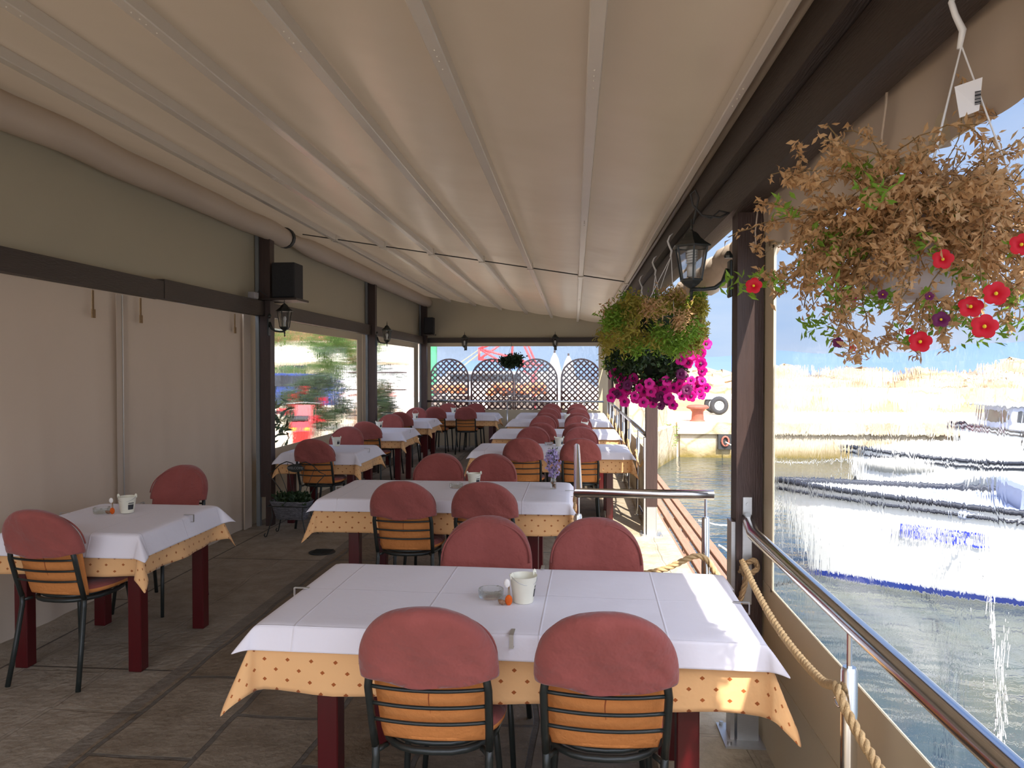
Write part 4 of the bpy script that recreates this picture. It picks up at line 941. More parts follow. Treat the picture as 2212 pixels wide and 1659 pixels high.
# drain cover
b = MB(); b.lathe([(.115, 0), (.115, .006), (.1, .008)], (-2.21, 6.32, 0), 28)
for k in range(-3, 4): b.box((-2.29, 6.32+k*.025-.004, .008), (-2.13, 6.32+k*.025+.004, .011))
tag(b.build('drain_cover', 'black_metal'), 'small round dark drain cover set in the stone floor', 'drain cover')

# ================================================================== RAILINGS AND ROPES
def rope_geo(pts, r=.013, tw=16, seg=.012):
    """three strand twisted rope along a smooth path"""
    P_ = [Vector(p) for p in pts]; dense = []
    for i in range(len(P_)-1):
        p0 = P_[max(i-1, 0)]; p1 = P_[i]; p2 = P_[i+1]; p3 = P_[min(i+2, len(P_)-1)]; n = max(2, int((p2-p1).length/seg))
        for k in range(n):
            t = k/n; dense.append(.5*((2*p1)+(p2-p0)*t+(2*p0-5*p1+4*p2-p3)*t*t+(3*p1-p0-3*p2+p3)*t**3))
    dense.append(P_[-1]); b = MB()
    for s in range(3):
        st = []; dist = 0
        for i, p in enumerate(dense):
            if i: dist += (p-dense[i-1]).length
            t = (dense[min(i+1, len(dense)-1)]-dense[max(i-1, 0)]).normalized(); a = t.cross(Vector((.3, .2, 1))).normalized(); q = t.cross(a); an = dist/(r*6.5)*2*math.pi+s*2.0944
            st.append(p+(a*math.cos(an)+q*math.sin(an))*r*.52)
        b.tube(st, r*.56, 6)
    return b
def rail_post(x, y, par, ztop=.97, zf=.86):
    b = MB(); b.tube([(x, y, 0), (x, y, zf-.01), (x, y, zf)], [.02, .02, .016], 14); b.tube([(x, y, zf), (x, y, ztop)], .007, 8); b.tube([(x, y, 0), (x, y, .01)], .045, 14)
    o = b.build('post', 'steel', par, 'auto'); return o
RXx = .665
ra = tag(MB().tube([(.735, 3.22, .97), (.715, 3.1, .972), (RXx+.02, 2.9, .972), (RXx+.02, -4.5, .972)], .0245, 16).build('handrail', 'steel', None, True), 'polished steel handrail of the near bay running toward the viewer', 'handrail')
for y in (1.90, -.2, -2.4):
    p = rail_post(RXx+.02, y, ra)
    b = MB(); b.tube([(RXx-.012, y-.012+.02*math.cos(a), .775+.02*math.sin(a)*.4) for a in [i*math.pi/6 for i in range(12)]], .003, 6, True); b.build('rope_eye', 'steel', p, True)
rb = tag(MB().tube([(.02, 6.12, .972), (.02, 3.80, .972), (.70, 3.80, .972)], .0245, 16).build('handrail', 'steel', None, 'auto'), 'L-shaped polished steel railing round the gap beside the second table', 'handrail')
rail_post(.02, 3.82, rb); rail_post(.662, 3.80, rb); rail_post(.02, 6.05, rb)
for i, (y0, y1) in enumerate(((7.35, 11.28), (11.42, 15.28))):
    o = tag(MB().tube([(.70, y0, .97), (.70, y1, .97)], .022, 12).build('handrail', 'steel', None, True), ('steel handrail behind the second waterside post', 'steel handrail of the farthest waterside bay')[i], 'handrail')
    for y in (y0+.9, (y0+y1)/2+.2, y1-.6): rail_post(.70, y, o)
    b = MB(); b.tube([(.72, y0, .10), (.72, y1, .10)], .012, 8); b.build('lower_rail', 'steel', o, True)
    pts = []; stops = [y0, y0+.9, (y0+y1)/2+.2, y1-.6, y1]
    for a, c in zip(stops[:-1], stops[1:]):
        for t in (0, .25, .5, .75): pts.append((.675, a+(c-a)*t, .72-.45*t*(1-t)))
    pts.append((.675, stops[-1], .72))
    tag(rope_geo(pts, .012, seg=.05).build('rope', 'rope', None, True), ('looped rope strung between posts behind the second waterside post', 'looped rope strung in the farthest waterside bay')[i], 'rope')
pts = [(.71, 3.2, .79), (.70, 3.07, .785), (.69, 2.85, .76), (.685, 2.63, .738), (.682, 2.4, .730), (.675, 2.2, .742), (.662, 2.02, .77), (.652, 1.90, .81), (.650, 1.86, .80), (.655, 1.82, .775), (.665, 1.7, .735), (.67, 1.4, .69), (.67, .9, .66), (.67, .4, .69), (.67, -.15, .8)]
tag(rope_geo(pts, .0125, seg=.008).build('rope', 'rope', None, True), 'thick twisted rope hanging below the near handrail', 'rope')
b = MB(); 
k = rope_geo([(.70, 3.19, .745), (.725, 3.17, .79), (.755, 3.17, .80), (.765, 3.17, .77), (.735, 3.16, .75), (.70, 3.165, .77), (.72, 3.18, .72), (.70, 3.19, .62), (.69, 3.2, .54)], .012, seg=.006)
tag(k.build('rope_knot', 'rope_dark', None, True), 'knotted rope end tied at the near waterside post', 'rope')
pts = [(.02, 3.78, .80), (.15, 3.76, .63), (.30, 3.76, .575), (.45, 3.76, .60), (.60, 3.77, .665), (.662, 3.775, .65), (.70, 3.78, .60), (.76, 3.75, .50), (.80, 3.70, .44), (.86, 3.62, .43)]
tag(rope_geo(pts, .015, seg=.009).build('rope', 'rope', None, True), 'sagging natural rope across the gap below the steel railing', 'rope')
pts = [(.02, 6.0, .80), (-.005, 5.4, .55), (-.01, 5.0, .5), (0, 4.4, .58), (.01, 3.85, .8)]
tag(rope_geo(pts, .013, seg=.012).build('rope', 'rope_dark', None, True), 'rope hanging along the second table side of the railing', 'rope')

# ================================================================== HANGING BASKETS
def petunia(b, c, nrm, r, eye=None):
    c = Vector(c); nrm = nrm.normalized(); a = nrm.orthogonal().normalized(); q = nrm.cross(a); n = 30; vs = [tuple(c-nrm*r*.5)]
    for rad, dep, in ((.3, -.12), (.72, .08), (1, .0)):
        for k in range(n):
            t = 2*math.pi*k/n; rr = r*rad*(1+(.20*abs(math.cos(2.5*t))**.6-.16)*(rad > .8)); vs.append(tuple(c+(a*math.cos(t)+q*math.sin(t))*rr+nrm*r*(dep+(-.07*abs(math.cos(2.5*t))+.06*math.sin(2*t+r*900))*rad)))
    fs = [(0, 1+(k+1) % n, 1+k) for k in range(n)]+[(1+j*n+k, 1+j*n+(k+1) % n, 1+n+j*n+(k+1) % n, 1+n+j*n+k) for k in range(n) for j in (0, 1)]
    b.add(vs, fs)
def flower(par, c, nrm, r, m, eye=True, em='yellow_eye'):
    b = MB(); petunia(b, (0, 0, 0), nrm, r); b.norecalc = True; o = b.build('flower', m, par, True); o.location = c
    if eye: e = MB().sphere(tuple(nrm.normalized()*-.0005), r*(.17 if em == 'yellow_eye' else .3), 6, 4).build('flower_eye', em, o)
    return o
def hanger(par, apex, rim_c, rim_r, hook=.14, tagged=True, m='white_plastic', th=.0022):
    b = MB(); ax, ay, az = apex; k = hook/.14
    b.tube([(ax-.01*k, ay, az), (ax-.004*k, ay, az+.035*k), (ax-.018*k, ay, az+.065*k), (ax-.026*k, ay, az+.09*k), (ax-.015*k, ay, az+.118*k), (ax+.004*k, ay, az+.135*k)], [.005*k, .007*k, .006*k, .006*k, .005*k, .002], 8); b.build('hook', m, par, True)
    for a in (100, 215, 330):
        b = MB(); b.tube([(ax-.006*k, ay, az+.005), (rim_c[0]+rim_r*math.cos(R(a)), rim_c[1]+rim_r*math.sin(R(a)), rim_c[2])], th, 6); b.build('hanger_cord', m, par)
# near dried basket
Hc = Vector((.57, 1.42, 1.83))
hb = thing('hanging_basket', 'hanging basket of mostly dried brown petunias with a few crimson flowers, nearest the viewer', 'hanging plant', (.57, 1.42, 1.70), 0)
o0 = Vector((.57, 1.42, 1.70))
hanger(hb, tuple(Vector((.70, 1.41, 2.18))-o0), (.12, 0, .22), .09, .13, th=.0016)
b = MB(); b.lathe([(.06, .03), (.075, .05), (.10, .17), (.105, .18), (.098, .18)], (.05, .02, 0), 24); b.build('pot', 'grey_pot', hb, True)
b = MB(); b.add([(-.008, -.002, 0), (.034, -.012, .012), (.030, -.010, -.045), (.002, 0, -.054)], [(0, 1, 2, 3)]); b.add([(-.0085, -.0026, .0006), (.034, -.0126, .0126), (.030, -.0106, -.0444), (.002, -.0006, -.0534)], [(0, 1, 2, 3)])
tg = b.build('plant_tag', 'tag', hb); tg.location = Vector((.683, 1.395, 2.105))-o0
b = MB(); z = -.012
for wdt in (.0022, .001, .004, .0012, .0024, .001, .0034, .0014): b.add([(.022, -.0112, z), (.031, -.0138, z+.001), (.031, -.0138, z+.001-wdt), (.022, -.0112, z-wdt)], [(0, 1, 2, 3)]); z -= wdt+.001
b.build('barcode', 'dark_print', tg)
stems = MB(); tips = []; sites = []
def grow(c0, d, n, st, droop, spread, r0):
    pts = [Vector(c0)]; d = d.normalized()
    for i in range(n):
        d = (d+Vector((rnd(-spread, spread), rnd(-spread, spread), rnd(-spread, spread)-droop))).normalized(); p = pts[-1]+d*st
        p.x = min(p.x, .78-o0.x)
        if p.z < -.07: d.z = abs(d.z)*.5; p.z = max(p.z, -.095)
        pts.append(p)
    return pts
branches = []
for i in range(150):
    a = rnd(0, 2*math.pi); el = rnd(-.1, 1.1); d = Vector((math.cos(a)*math.cos(el)*(1.25 if math.cos(a) < 0 else .9), math.sin(a)*math.cos(el), math.sin(el)*.8)); n = random.randint(8, 15)
    p = grow((rnd(-.03, .12), rnd(-.07, .07), .17+rnd(-.04, .04)), d, n, rnd(.014, .024), rnd(.05, .17), .32, .0016); branches.append(p); stems.tube(p, .0011, 4, cap=False)
    for q in range(2):
        k = random.randint(2, len(p)-2); p2 = grow(p[k], (p[k+1]-p[k]).normalized()+Vector((rnd(-.8, .8), rnd(-.8, .8), rnd(-.8, .6))), 6, .014, rnd(0, .15), .3, .001); branches.append(p2); stems.tube(p2, .0009, 4, cap=False)
stems.norecalc = True; stems.build('twigs', 'stem', hb)['kind'] = 'stuff'
def onbranch(kmin=.2):
    p = random.choice(branches); k = random.randint(int(len(p)*kmin), len(p)-1); v = p[k]+Vector((rnd(-.006, .006), rnd(-.006, .006), rnd(-.006, .006))); v.x = min(v.x, .765-o0.x); return v
leaves(19000, lambda: (onbranch(), Vector((0, 0, -.35))), .011, .022, .20, .35).build('dried_leaves', 'leaf_dry', hb)['kind'] = 'stuff'
green_c = [onbranch(.6) for _ in range(16)]+[Vector(at(x, y, 1.35))-o0 for x, y in ((2035, 455), (1700, 455), (1900, 650), (2040, 690), (2100, 720), (1820, 660), (1760, 710), (2180, 720), (1600, 617), (2190, 640))]
def gp():
    c = random.choice(green_c); v = c+Vector((rnd(-.024, .024), rnd(-.024, .024), rnd(-.018, .018))); v.x = min(v.x, .77-o0.x); return (v, Vector((0, -.3, .2)))
leaves(900, gp, .014, .026, .17, .2).build('green_leaves', 'leaf', hb)['kind'] = 'stuff'
for px, py, r, m, yy in ((1628, 617, 17, 'red_petal', 1.32), (2037, 560, 20, 'red_petal', 1.25), (2152, 634, 24, 'red_petal', 1.2), (2097, 662, 23, 'red_petal', 1.22), (2127, 705, 25, 'red_petal', 1.2), (1988, 738, 22, 'red_petal', 1.25), (2033, 690, 17, 'purple_petal', 1.24), (1810, 740, 11, 'purple_petal', 1.3), (1840, 640, 12, 'magenta_petal', 1.36), (1907, 636, 10, 'purple_petal', 1.3), (2008, 640, 9, 'purple_petal', 1.26), (2207, 528, 22, 'red_petal', 1.2), (1842, 752, 7, 'red_petal', 1.3), (1965, 716, 8, 'red_petal', 1.27)):
    c = Vector(at(px, py, yy)); flower(hb, c-o0, Vector((-.35, -1, rnd(-.1, .35))), r*yy/1600*1.0, m)
    s = c-Vector((.0, -.01, 0)); leaves(8, lambda: (s-o0+Vector((rnd(-.01, .01), .008, rnd(-.01, .01))), Vector((0, .2, 0))), .012, .02, .2).build('sepals', 'leaf', hb)
# middle baskets
def bush(name, lab, c, R3, n_g, mats, ll, flowers=None, hook_z=2.33, hook_x=None, potm='green_pot', hk=.14, hm='white_plastic', cap_x=.79, up=0, group=None, shell=.55, wdl=.17):
    o = thing(name, lab, 'hanging plant', c, 0, group); c = Vector(c)
    hx = (hook_x if hook_x is not None else c.x)-c.x
    hanger(o, (hx, 0, hook_z-c.z), (0, 0, .03), .12, hk, m=hm)
    b = MB(); b.lathe([(.07, -.10), (.08, -.09), (.12, .02), (.125, .03), (.115, .03)], n=20); b.build('pot', potm, o, True)
    for m_, frac, zlo, zhi, nm in mats:
        clumps = []
        for _ in range(int(60*max(frac, .2))):
            while True:
                v = Vector((rnd(-1, 1), rnd(-1, 1), rnd(zlo, zhi)))
                if shell < v.length < 1: break
            clumps.append(Vector((v.x*R3[0], v.y*R3[1], v.z*R3[2])))
        def g():
            cl = random.choice(clumps); v = cl+Vector((random.gauss(0, .035), random.gauss(0, .035), random.gauss(0, .03))); v.x = min(v.x, cap_x-c.x-.02); return (v, Vector((0, 0, up)))
        leaves(int(n_g*frac), g, ll[0], ll[1], wdl, .25).build(nm, m_, o)['kind'] = 'stuff'
    if flowers:
        nf, m_, fr, box = flowers
        for _ in range(nf):
            (x0, x1), (y0, y1), (z0, z1) = box; flower(o, Vector((rnd(x0, x1), rnd(y0, y1), rnd(z0, z1))), Vector((rnd(-.6, .5), -1, rnd(-.4, .5))), fr*rnd(.8, 1.15), m_, False)
    return o
bush('hanging_basket', 'hanging basket of feathery green and yellowed foliage left of the near post', (.50, 4.65, 1.90), (.37, .34, .20), 15000, (('leaf', .45, -1, .8, 'green_leaves'), ('leaf_yellow', .45, -1, .9, 'yellowed_leaves'), ('leaf_dry', .14, -.3, 1, 'dried_leaves')), (.022, .042), hook_z=2.30, hook_x=.60, hk=.15)
mg = bush('hanging_basket', 'hanging basket of bright magenta petunias below and behind the green one', (.60, 5.55, 1.66), (.34, .30, .24), 5200, (('leaf_dark', .8, -1, .8, 'dark_leaves'), ('leaf', .2, -1, .5, 'green_leaves')), (.03, .05), hook_z=2.30, hook_x=.60, hk=.15, wdl=.3, shell=.2)
for i in range(97):
    if i < 46: x = rnd(.13, .30); z = rnd(-.24, .17)
    else: x = rnd(-.34, .2); z = -.20-.06*math.sin((x+.34)*5)+rnd(-.07, .13)
    c = Vector((x, rnd(-.42, -.25) if i < 46 else rnd(-.3, .0), z)); flower(mg, c, Vector((rnd(-.7, .5), -1, rnd(-.5, .4))), rnd(.031, .043), 'magenta_petal' if i % 6 else 'purple_petal', True, 'purple_petal')
bush('hanging_basket', 'hanging basket with olive foliage farthest along the waterside beam', (.56, 6.65, 1.74), (.30, .28, .26), 4500, (('leaf_yellow', .5, -1, .9, 'yellowed_leaves'), ('leaf', .5, -1, .8, 'green_leaves')), (.03, .05), hook_z=2.30, hook_x=.60, hk=.15)
bush('hanging_basket', 'small dark green hanging plant in front of the end wall lattice', (-1.31, 15.47, 1.80), (.22, .11, .13), 2400, (('leaf_dark', 1.0, -1, .7, 'dark_leaves'),), (.04, .07), hook_z=2.15, hk=.06, hm='black_metal', cap_x=5, wdl=.3)

# ================================================================== LATTICE PANELS
def lattice(x0, x1, lab):
    w_ = x1-x0; r = w_/2; zt = 1.84; z0 = -.02; o = thing('lattice_panel', lab, 'lattice', ((x0+x1)/2, 15.95, 0), 0, 'arched lattice panels'); zc = zt-r
    b = MB(); th = .018
    def inside(x, z): return abs(x) <= r and z >= z0 and (z <= zc or x*x+(z-zc)**2 <= r*r)
    for sl in (1, -1):
        c = -4.0
        while c < 4.0:
            # line z = sl*x + c ; find extent
            pts = []
            N_ = 160; seg = None
            for i in range(N_+1):
                x = -r+2*r*i/N_; z = sl*x+c+1.0
                ok = inside(x, z)
                if ok and seg is None: seg = (x, z)
                if seg and (not ok or i == N_):
                    e_ = (x, z)
                    if abs(e_[0]-seg[0]) > .03: b.bar((seg[0], .006*sl, seg[1]), (e_[0], .006*sl, e_[1]), .033, .010, up=(0, 1, 0))
                    seg = None
            c += .125
    b.build('trellis', 'lattice', o)
    b = MB(); pts = [(-r, 0, z0), (-r, 0, zc)]+[(-r*math.cos(R(a)), 0, zc+r*math.sin(R(a))) for a in range(8, 173, 8)]+[(r, 0, zc), (r, 0, z0)]
    for p, q in zip(pts[:-1], pts[1:]): b.bar(p, q, .034, .034, up=(0, 1, 0))
    b.bar((-r, 0, z0), (r, 0, z0), .035, .03, up=(0, 1, 0)); b.build('frame', 'lattice', o)
lattice(-3.13, -2.30, 'arched brown garden lattice outside the end wall, leftmost of four'); lattice(-2.23, -1.32, 'arched brown garden lattice outside the end wall, second from left'); lattice(-1.28, -.37, 'arched brown garden lattice outside the end wall, third from left'); lattice(-.28, .56, 'arched brown garden lattice next to the stone pillar, rightmost of four')

# ================================================================== BEYOND THE END WALL
cr_ = thing('crane_boom', 'red lattice crane boom end standing behind the arched lattice panels', 'crane', tuple(at(1100, 800, 30)))
o0c = Vector(at(1100, 800, 30))
def cpt(px, py, dy=0): return tuple(Vector(at(px, py, 30+dy))-o0c)
b = MB()
for dy in (0,):
    ox = 8 if dy else 0
    for p, q in (((1035, 753), (1105, 772)), ((1105, 772), (1165, 790)), ((1034, 776), (1165, 788)), ((1035, 753), (1035, 776)), ((1035, 753), (1080, 780)), ((1080, 745), (1035, 776)), ((1035, 753), (1120, 725)), ((1105, 772), (1112, 700)), ((1150, 785), (1118, 715)), ((1160, 790), (1128, 715)), ((1130, 800), (1160, 818)), ((1165, 790), (1150, 815)), ((1080, 780), (1150, 795))):
        b.tube([cpt(p[0]+ox, p[1]-ox*.4, dy), cpt(q[0]+ox, q[1]-ox*.4, dy)], .045, 8)
for p in ((1035, 753), (1035, 776), (1165, 790), (1105, 772)): b.tube([cpt(*p), cpt(p[0]+8, p[1]-3, 1.6)], .05, 8)
b.build('truss', 'crane_red', cr_, True)
b = MB(); b.tube([cpt(1160, 818), cpt(1150, 815), tuple(Vector((at(1155, 818, 30).x, 30, 0))-o0c)], .09, 8); b.tube([cpt(1140, 700, 0), cpt(1115, 640, 0)], .08, 8); b.build('mast', 'crane_red', cr_)
b = MB(); b.tube([cpt(1035, 755), cpt(985, 790)], .015, 5); b.tube([cpt(1040, 760), cpt(995, 795)], .02, 5); b.build('stay_cable', 'rope', cr_)
b = MB(); q = at(936, 800, 22); b.box((q.x-.1, 21.9, 0), (q.x+.1, 22.1, 2.6)); tag(b.build('green_post', 'green_paint'), 'green painted post outside the end wall at the left', 'post')
for i, (px, h, lab) in enumerate(((1198, 2.05, 'white closed canvas parasol beyond the lattice, left one'), (1228, 1.98, 'white closed canvas parasol beyond the lattice, right one'))):
    q = at(px, 800, 19+i*.3); t = thing('closed_parasol', lab, 'parasol', (q.x, q.y, 0), 0, 'closed white parasols')
    b = MB(); prof = [(.12, .5), (.17, .55), (.2, .9), (.17, 1.3), (.15, 1.6), (.09, h-.15), (.02, h)]; b.lathe(prof, n=16); b.v = [(x*(1+.22*math.sin(math.atan2(y, x)*5)), y*(1+.22*math.sin(math.atan2(y, x)*5)), z) for x, y, z in b.v]; b.build('folded_canopy', 'canvas_white', t, True)
    b = MB(); b.tube([(0, 0, 0), (0, 0, h+.06)], .025, 8); b.build('pole', 'brown_wood', t)
def heap(name, x0, x1, y, z0, z1, m, lab, cat, n=60, r=.2):
    b = MB()
    for _ in range(n):
        x = rnd(x0, x1); z = rnd(z0, z1); b.sphere((x, y+rnd(-.3, .3), z), rnd(r*.6, r), 8, 5, (1.3, 1, .7))
    return tag(b.build(name, m, None, True), lab, cat, None, 'stuff')
a0 = at(1060, 845, 20); a1 = at(1205, 845, 20)
heap('fishing_nets', a0.x, a1.x, 20, .98, 1.22, 'net_orange', 'orange heap of fishing nets on crates behind the middle lattices', 'nets', 70, .13)
a0 = at(935, 830, 21); a1 = at(1005, 845, 21); heap('fishing_nets', a0.x, a1.x, 21, .95, 1.16, 'net_orange', 'orange heap of fishing nets behind the left lattice', 'nets', 36, .12)
for px, yy_, lab in ((938, 21, 'grey wooden crate stack under the left orange nets, left one'), (996, 21, 'grey wooden crate stack under the left orange nets, right one'), (1080, 20, 'grey wooden crate stack under the orange nets, left one'), (1130, 20, 'grey wooden crate stack under the orange nets, middle one'), (1182, 20, 'grey wooden crate stack under the orange nets, right one')):
    q = at(px, 860, yy_); b = MB(); dy_ = yy_-20
    for kz in range(3):
        z = kz*.3
        for s in range(3): b.box((q.x-.3, 19.7, z+.02+s*.09), (q.x+.3, 19.72, z+.09+s*.09)); b.box((q.x-.3, 20.28, z+.02+s*.09), (q.x+.3, 20.3, z+.09+s*.09))
        b.box((q.x-.3, 19.7, z), (q.x-.28, 20.3, z+.28)); b.box((q.x+.28, 19.7, z), (q.x+.3, 20.3, z+.28)); b.box((q.x-.3, 19.7, z), (q.x+.3, 20.3, z+.02))
    b.v = [(x, y+dy_, z) for x, y, z in b.v]; tag(b.build('crate_stack', 'crate_grey'), lab, 'crate', 'grey crates')
q0, q1 = at(925, 850, 26), at(1060, 850, 26)
b = MB(); b.box((q0.x, 26, 0), (q1.x, 26.4, .95)); tag(b.build('white_wall', 'plaster'), 'low white wall beyond the left lattice panels', 'wall')
b = MB(); b.box((at(1215, 850, 27).x, 27, 0), (at(1300, 850, 27).x, 27.4, 1.0)); tag(b.build('white_wall', 'plaster'), 'low white wall beyond the right lattice panels', 'wall')
t = thing('grey_van', 'dark grey flat roofed van parked beyond the second lattice', 'van', (at(1070, 850, 38).x, 38, 0))
b = MB(); b.prism([(-2.4, .35), (2.4, .35), (2.4, 1.0), (1.9, 1.25), (1.5, 1.55), (-2.4, 1.55)], -.9, .9); b.build('body', 'grey_plastic', t)
for x in (-1.5, 1.5): b = MB(); b.tube([(x, -.95, .33), (x, -.7, .33)], .33, 16); b.build('wheel', 'tyre', t)
b = MB(); b.box((-2.2, -.92, 1.05), (1.4, -.9, 1.4)); b.build('window_band', 'dark_glass', t)

# ================================================================== LEFT OUTSIDE
def tree(name, lab, base, trunk, crown, R3, n, m, ll, tr=.12):
    t = thing(name, lab, 'tree', base)
    b = MB(); b.tube([(0, 0, 0), trunk[0], trunk[1]], [tr*1.3, tr, tr*.7], 10)
    c = Vector(crown)
    for _ in range(9): v = Vector((rnd(-1, 1)*R3[0]*.7, rnd(-1, 1)*R3[1]*.7, rnd(-.6, .6)*R3[2])); b.tube([trunk[1], tuple((Vector(trunk[1])+c+v)/2+Vector((0, 0, .1))), tuple(c+v)], [tr*.5, tr*.3, tr*.1], 6)
    b.build('trunk', 'bark', t, True)
    cl = []
    for _ in range(40):
        while True:
            v = Vector((rnd(-1, 1), rnd(-1, 1), rnd(-1, 1)))
            if .3 < v.length < 1: break
        cl.append(c+Vector((v.x*R3[0], v.y*R3[1], v.z*R3[2])))
    def g(): return (random.choice(cl)+Vector((random.gauss(0, .13), random.gauss(0, .13), random.gauss(0, .11)))*R3[0], Vector((0, 0, -.1)))
    leaves(n, g, ll[0], ll[1], .28, .3).build('foliage', m, t)['kind'] = 'stuff'; return t
tree('street_tree', 'leafy tree with pale trunk outside the left vinyl window', (-5.70, 19.0, 0), ((.2, .1, .9), (.0, .2, 1.7)), (-.2, 0, 2.45), (1.0, .9, 1.05), 3600, 'leaf_tree', (.07, .14))
tree('street_tree', 'leafy tree whose boughs hang at the top of the first left window', (-11.0, 24.5, 0), ((.1, .1, 1.2), (.2, .1, 2.4)), (1.6, 0, 3.1), (2.4, 1.3, .9), 4200, 'leaf_tree', (.08, .15))
def shrub(name, lab, c, R3, n, m, ll, fl=None):
    t = thing(name, lab, 'shrub', (c[0], c[1], 0)); cl = []
    b = MB()
    for _ in range(12): b.tube([(rnd(-.06, .06), rnd(-.06, .06), 0), (rnd(-.5, .5)*R3[0], rnd(-.5, .5)*R3[1], c[2])], .014, 5)
    b.build('stem', 'stem', t)
    for _ in range(36):
        while True:
            v = Vector((rnd(-1, 1), rnd(-1, 1), rnd(-1, 1)))
            if v.length < 1: break
        cl.append(Vector((v.x*R3[0], v.y*R3[1], c[2]+v.z*R3[2])))
    leaves(n, lambda: (random.choice(cl)+Vector((random.gauss(0, .1), random.gauss(0, .1), random.gauss(0, .09))), Vector((0, 0, .3))), ll[0], ll[1], .16, .25).build('foliage', m, t)['kind'] = 'stuff'
    if fl:
        for _ in range(fl[0]): 
            b = MB()
            cc = Vector((rnd(-1, 1)*R3[0]*.75, -R3[1]*rnd(.5, 1.0), c[2]+rnd(-.8, .6)*R3[2]))
            for _k in range(8): blossom(b, cc+Vector((rnd(-.07, .07), rnd(-.04, .04), rnd(-.06, .06))), .034, Vector((rnd(-.5, .5), -1, rnd(-.2, .6))))
            b.norecalc = True; b.build('flower_cluster', fl[1], t)
    return t
shrub('oleander_shrub', 'twiggy dark shrub with red flowers outside the first left window', (-5.15, 14.5, .85), (.75, .6, .62), 5200, 'leaf_dark', (.06, .12), (13, 'red_petal'))
shrub('oleander_shrub', 'grey green shrub right of the red flowering one', (-4.15, 15.7, .75), (.45, .3, .55), 3200, 'leaf_dark', (.06, .12))
shrub('spiky_shrub', 'sparse dark shrub outside the second left window', (-4.75, 17.6, 1.35), (.8, .5, .5), 1600, 'leaf_dark', (.06, .1))
shrub('potted_oleander', 'long-leaved plant standing just outside the left post', (-3.78, 8.6, 1.05), (.22, .4, .42), 260, 'leaf_dark', (.13, .2))
t = thing('motor_scooter', 'red scooter with amber light parked behind the flowering shrub', 'scooter', (-4.72, 12.55, 0), R(108))
b = MB(); b.prism([(-.75, .35), (-.2, .32), (-.05, .28), (.3, .28), (.45, .75), (.5, .95), (.42, .98), (.25, .45), (-.05, .4), (-.15, .72), (-.72, .75), (-.85, .6)], -.14, .14); b.build('body', 'red_paint', t)
for x in (-.55, .55): b = MB(); b.tube([(x, -.05, .22), (x, .05, .22)], .22, 20); b.build('wheel', 'tyre', t)
b = MB(); b.box((-.7, -.13, .75), (-.1, .13, .82), .02); b.build('seat', 'cable', t)
b = MB(); b.tube([(.42, -.3, 1.0), (.45, 0, 1.02), (.42, .3, 1.0)], .015, 8); b.build('handlebar', 'black_metal', t)
for s in (-1, 1): b = MB(); b.sphere((-.8, s*.1, .62), .05, 10, 6); b.build('indicator_light', 'amber', t, True)
t = thing('parked_car', 'blue car parked far outside the left window behind the shrubs', 'car', (-10.2, 27.5, 0), R(8))
b = MB(); b.prism([(-2.2, .3), (2.2, .3), (2.25, .8), (1.5, .95), (.9, 1.45), (-1.2, 1.5), (-1.9, 1.0), (-2.25, .9)], -.85, .85); b.build('body', 'blue_car', t)
b = MB(); b.prism([(-1.6, 1.0), (1.2, 1.0), (.8, 1.38), (-1.1, 1.42)], -.87, -.86); b.build('side_window', 'dark_glass', t)
for x in (-1.4, 1.4): b = MB(); b.tube([(x, -.9, .32), (x, -.65, .32)], .32, 18); b.build('wheel', 'tyre', t)
t = thing('white_building', 'long white building with awning beyond the trees on the left', 'building', (-11, 44, 0))
b = MB(); b.box((-9, 0, 0), (1.3, 5, 3.4)); b.build('wall', 'plaster', t)
b = MB(); b.box((-9, -1.6, 2.1), (1.3, 0, 2.25)); b.build('awning', 'canvas_white', t)
for x in (-7, -4, -1): b = MB(); b.box((x, -.03, .1), (x+1.6, 0, 1.9)); b.build('shop_window', 'dark_glass', t)
b = MB(); b.prism([(-9.3, 3.4), (1.6, 3.4), (1.2, 4.0), (-8.8, 4.0)], -.3, 5.3); b.build('roof', 'rust', t)
shrub('round_bush', 'broad grey green bush in front of the far white building', (-12.0, 34, 1.1), (2.6, 1.5, 1.0), 4200, 'leaf_tree', (.12, .2))
t = thing('wooden_fence', 'thin brown rail fence outside the second left window', 'fence', (-4.6, 16.9, 0))
b = MB()
for z in (.55, 1.15, 1.55): b.bar((-.7, 0, z), (.75, 0, z), .02, .03)
b.build('rail', 'brown_wood', t); b = MB(); b.bar((.35, 0, 0), (.35, 0, 1.75), .04, .04); b.build('fence_post', 'brown_wood', t)
t = thing('white_van', 'white van with faded red stripe outside the second left window', 'van', (-6.0, 24.5, 0), R(10))
b = MB(); b.prism([(-1.6, .35), (1.6, .35), (1.65, 1.0), (1.3, 1.3), (.9, 1.75), (-1.6, 1.8)], -.8, .8); b.build('body', 'white_paint', t)
b = MB(); b.box((-1.5, -.812, .75), (1.4, -.80, .88)); b.build('stripe', 'pink_paint', t)
for x in (-1.0, 1.0): b = MB(); b.tube([(x, -.85, .32), (x, -.6, .32)], .32, 18); b.build('wheel', 'tyre', t)

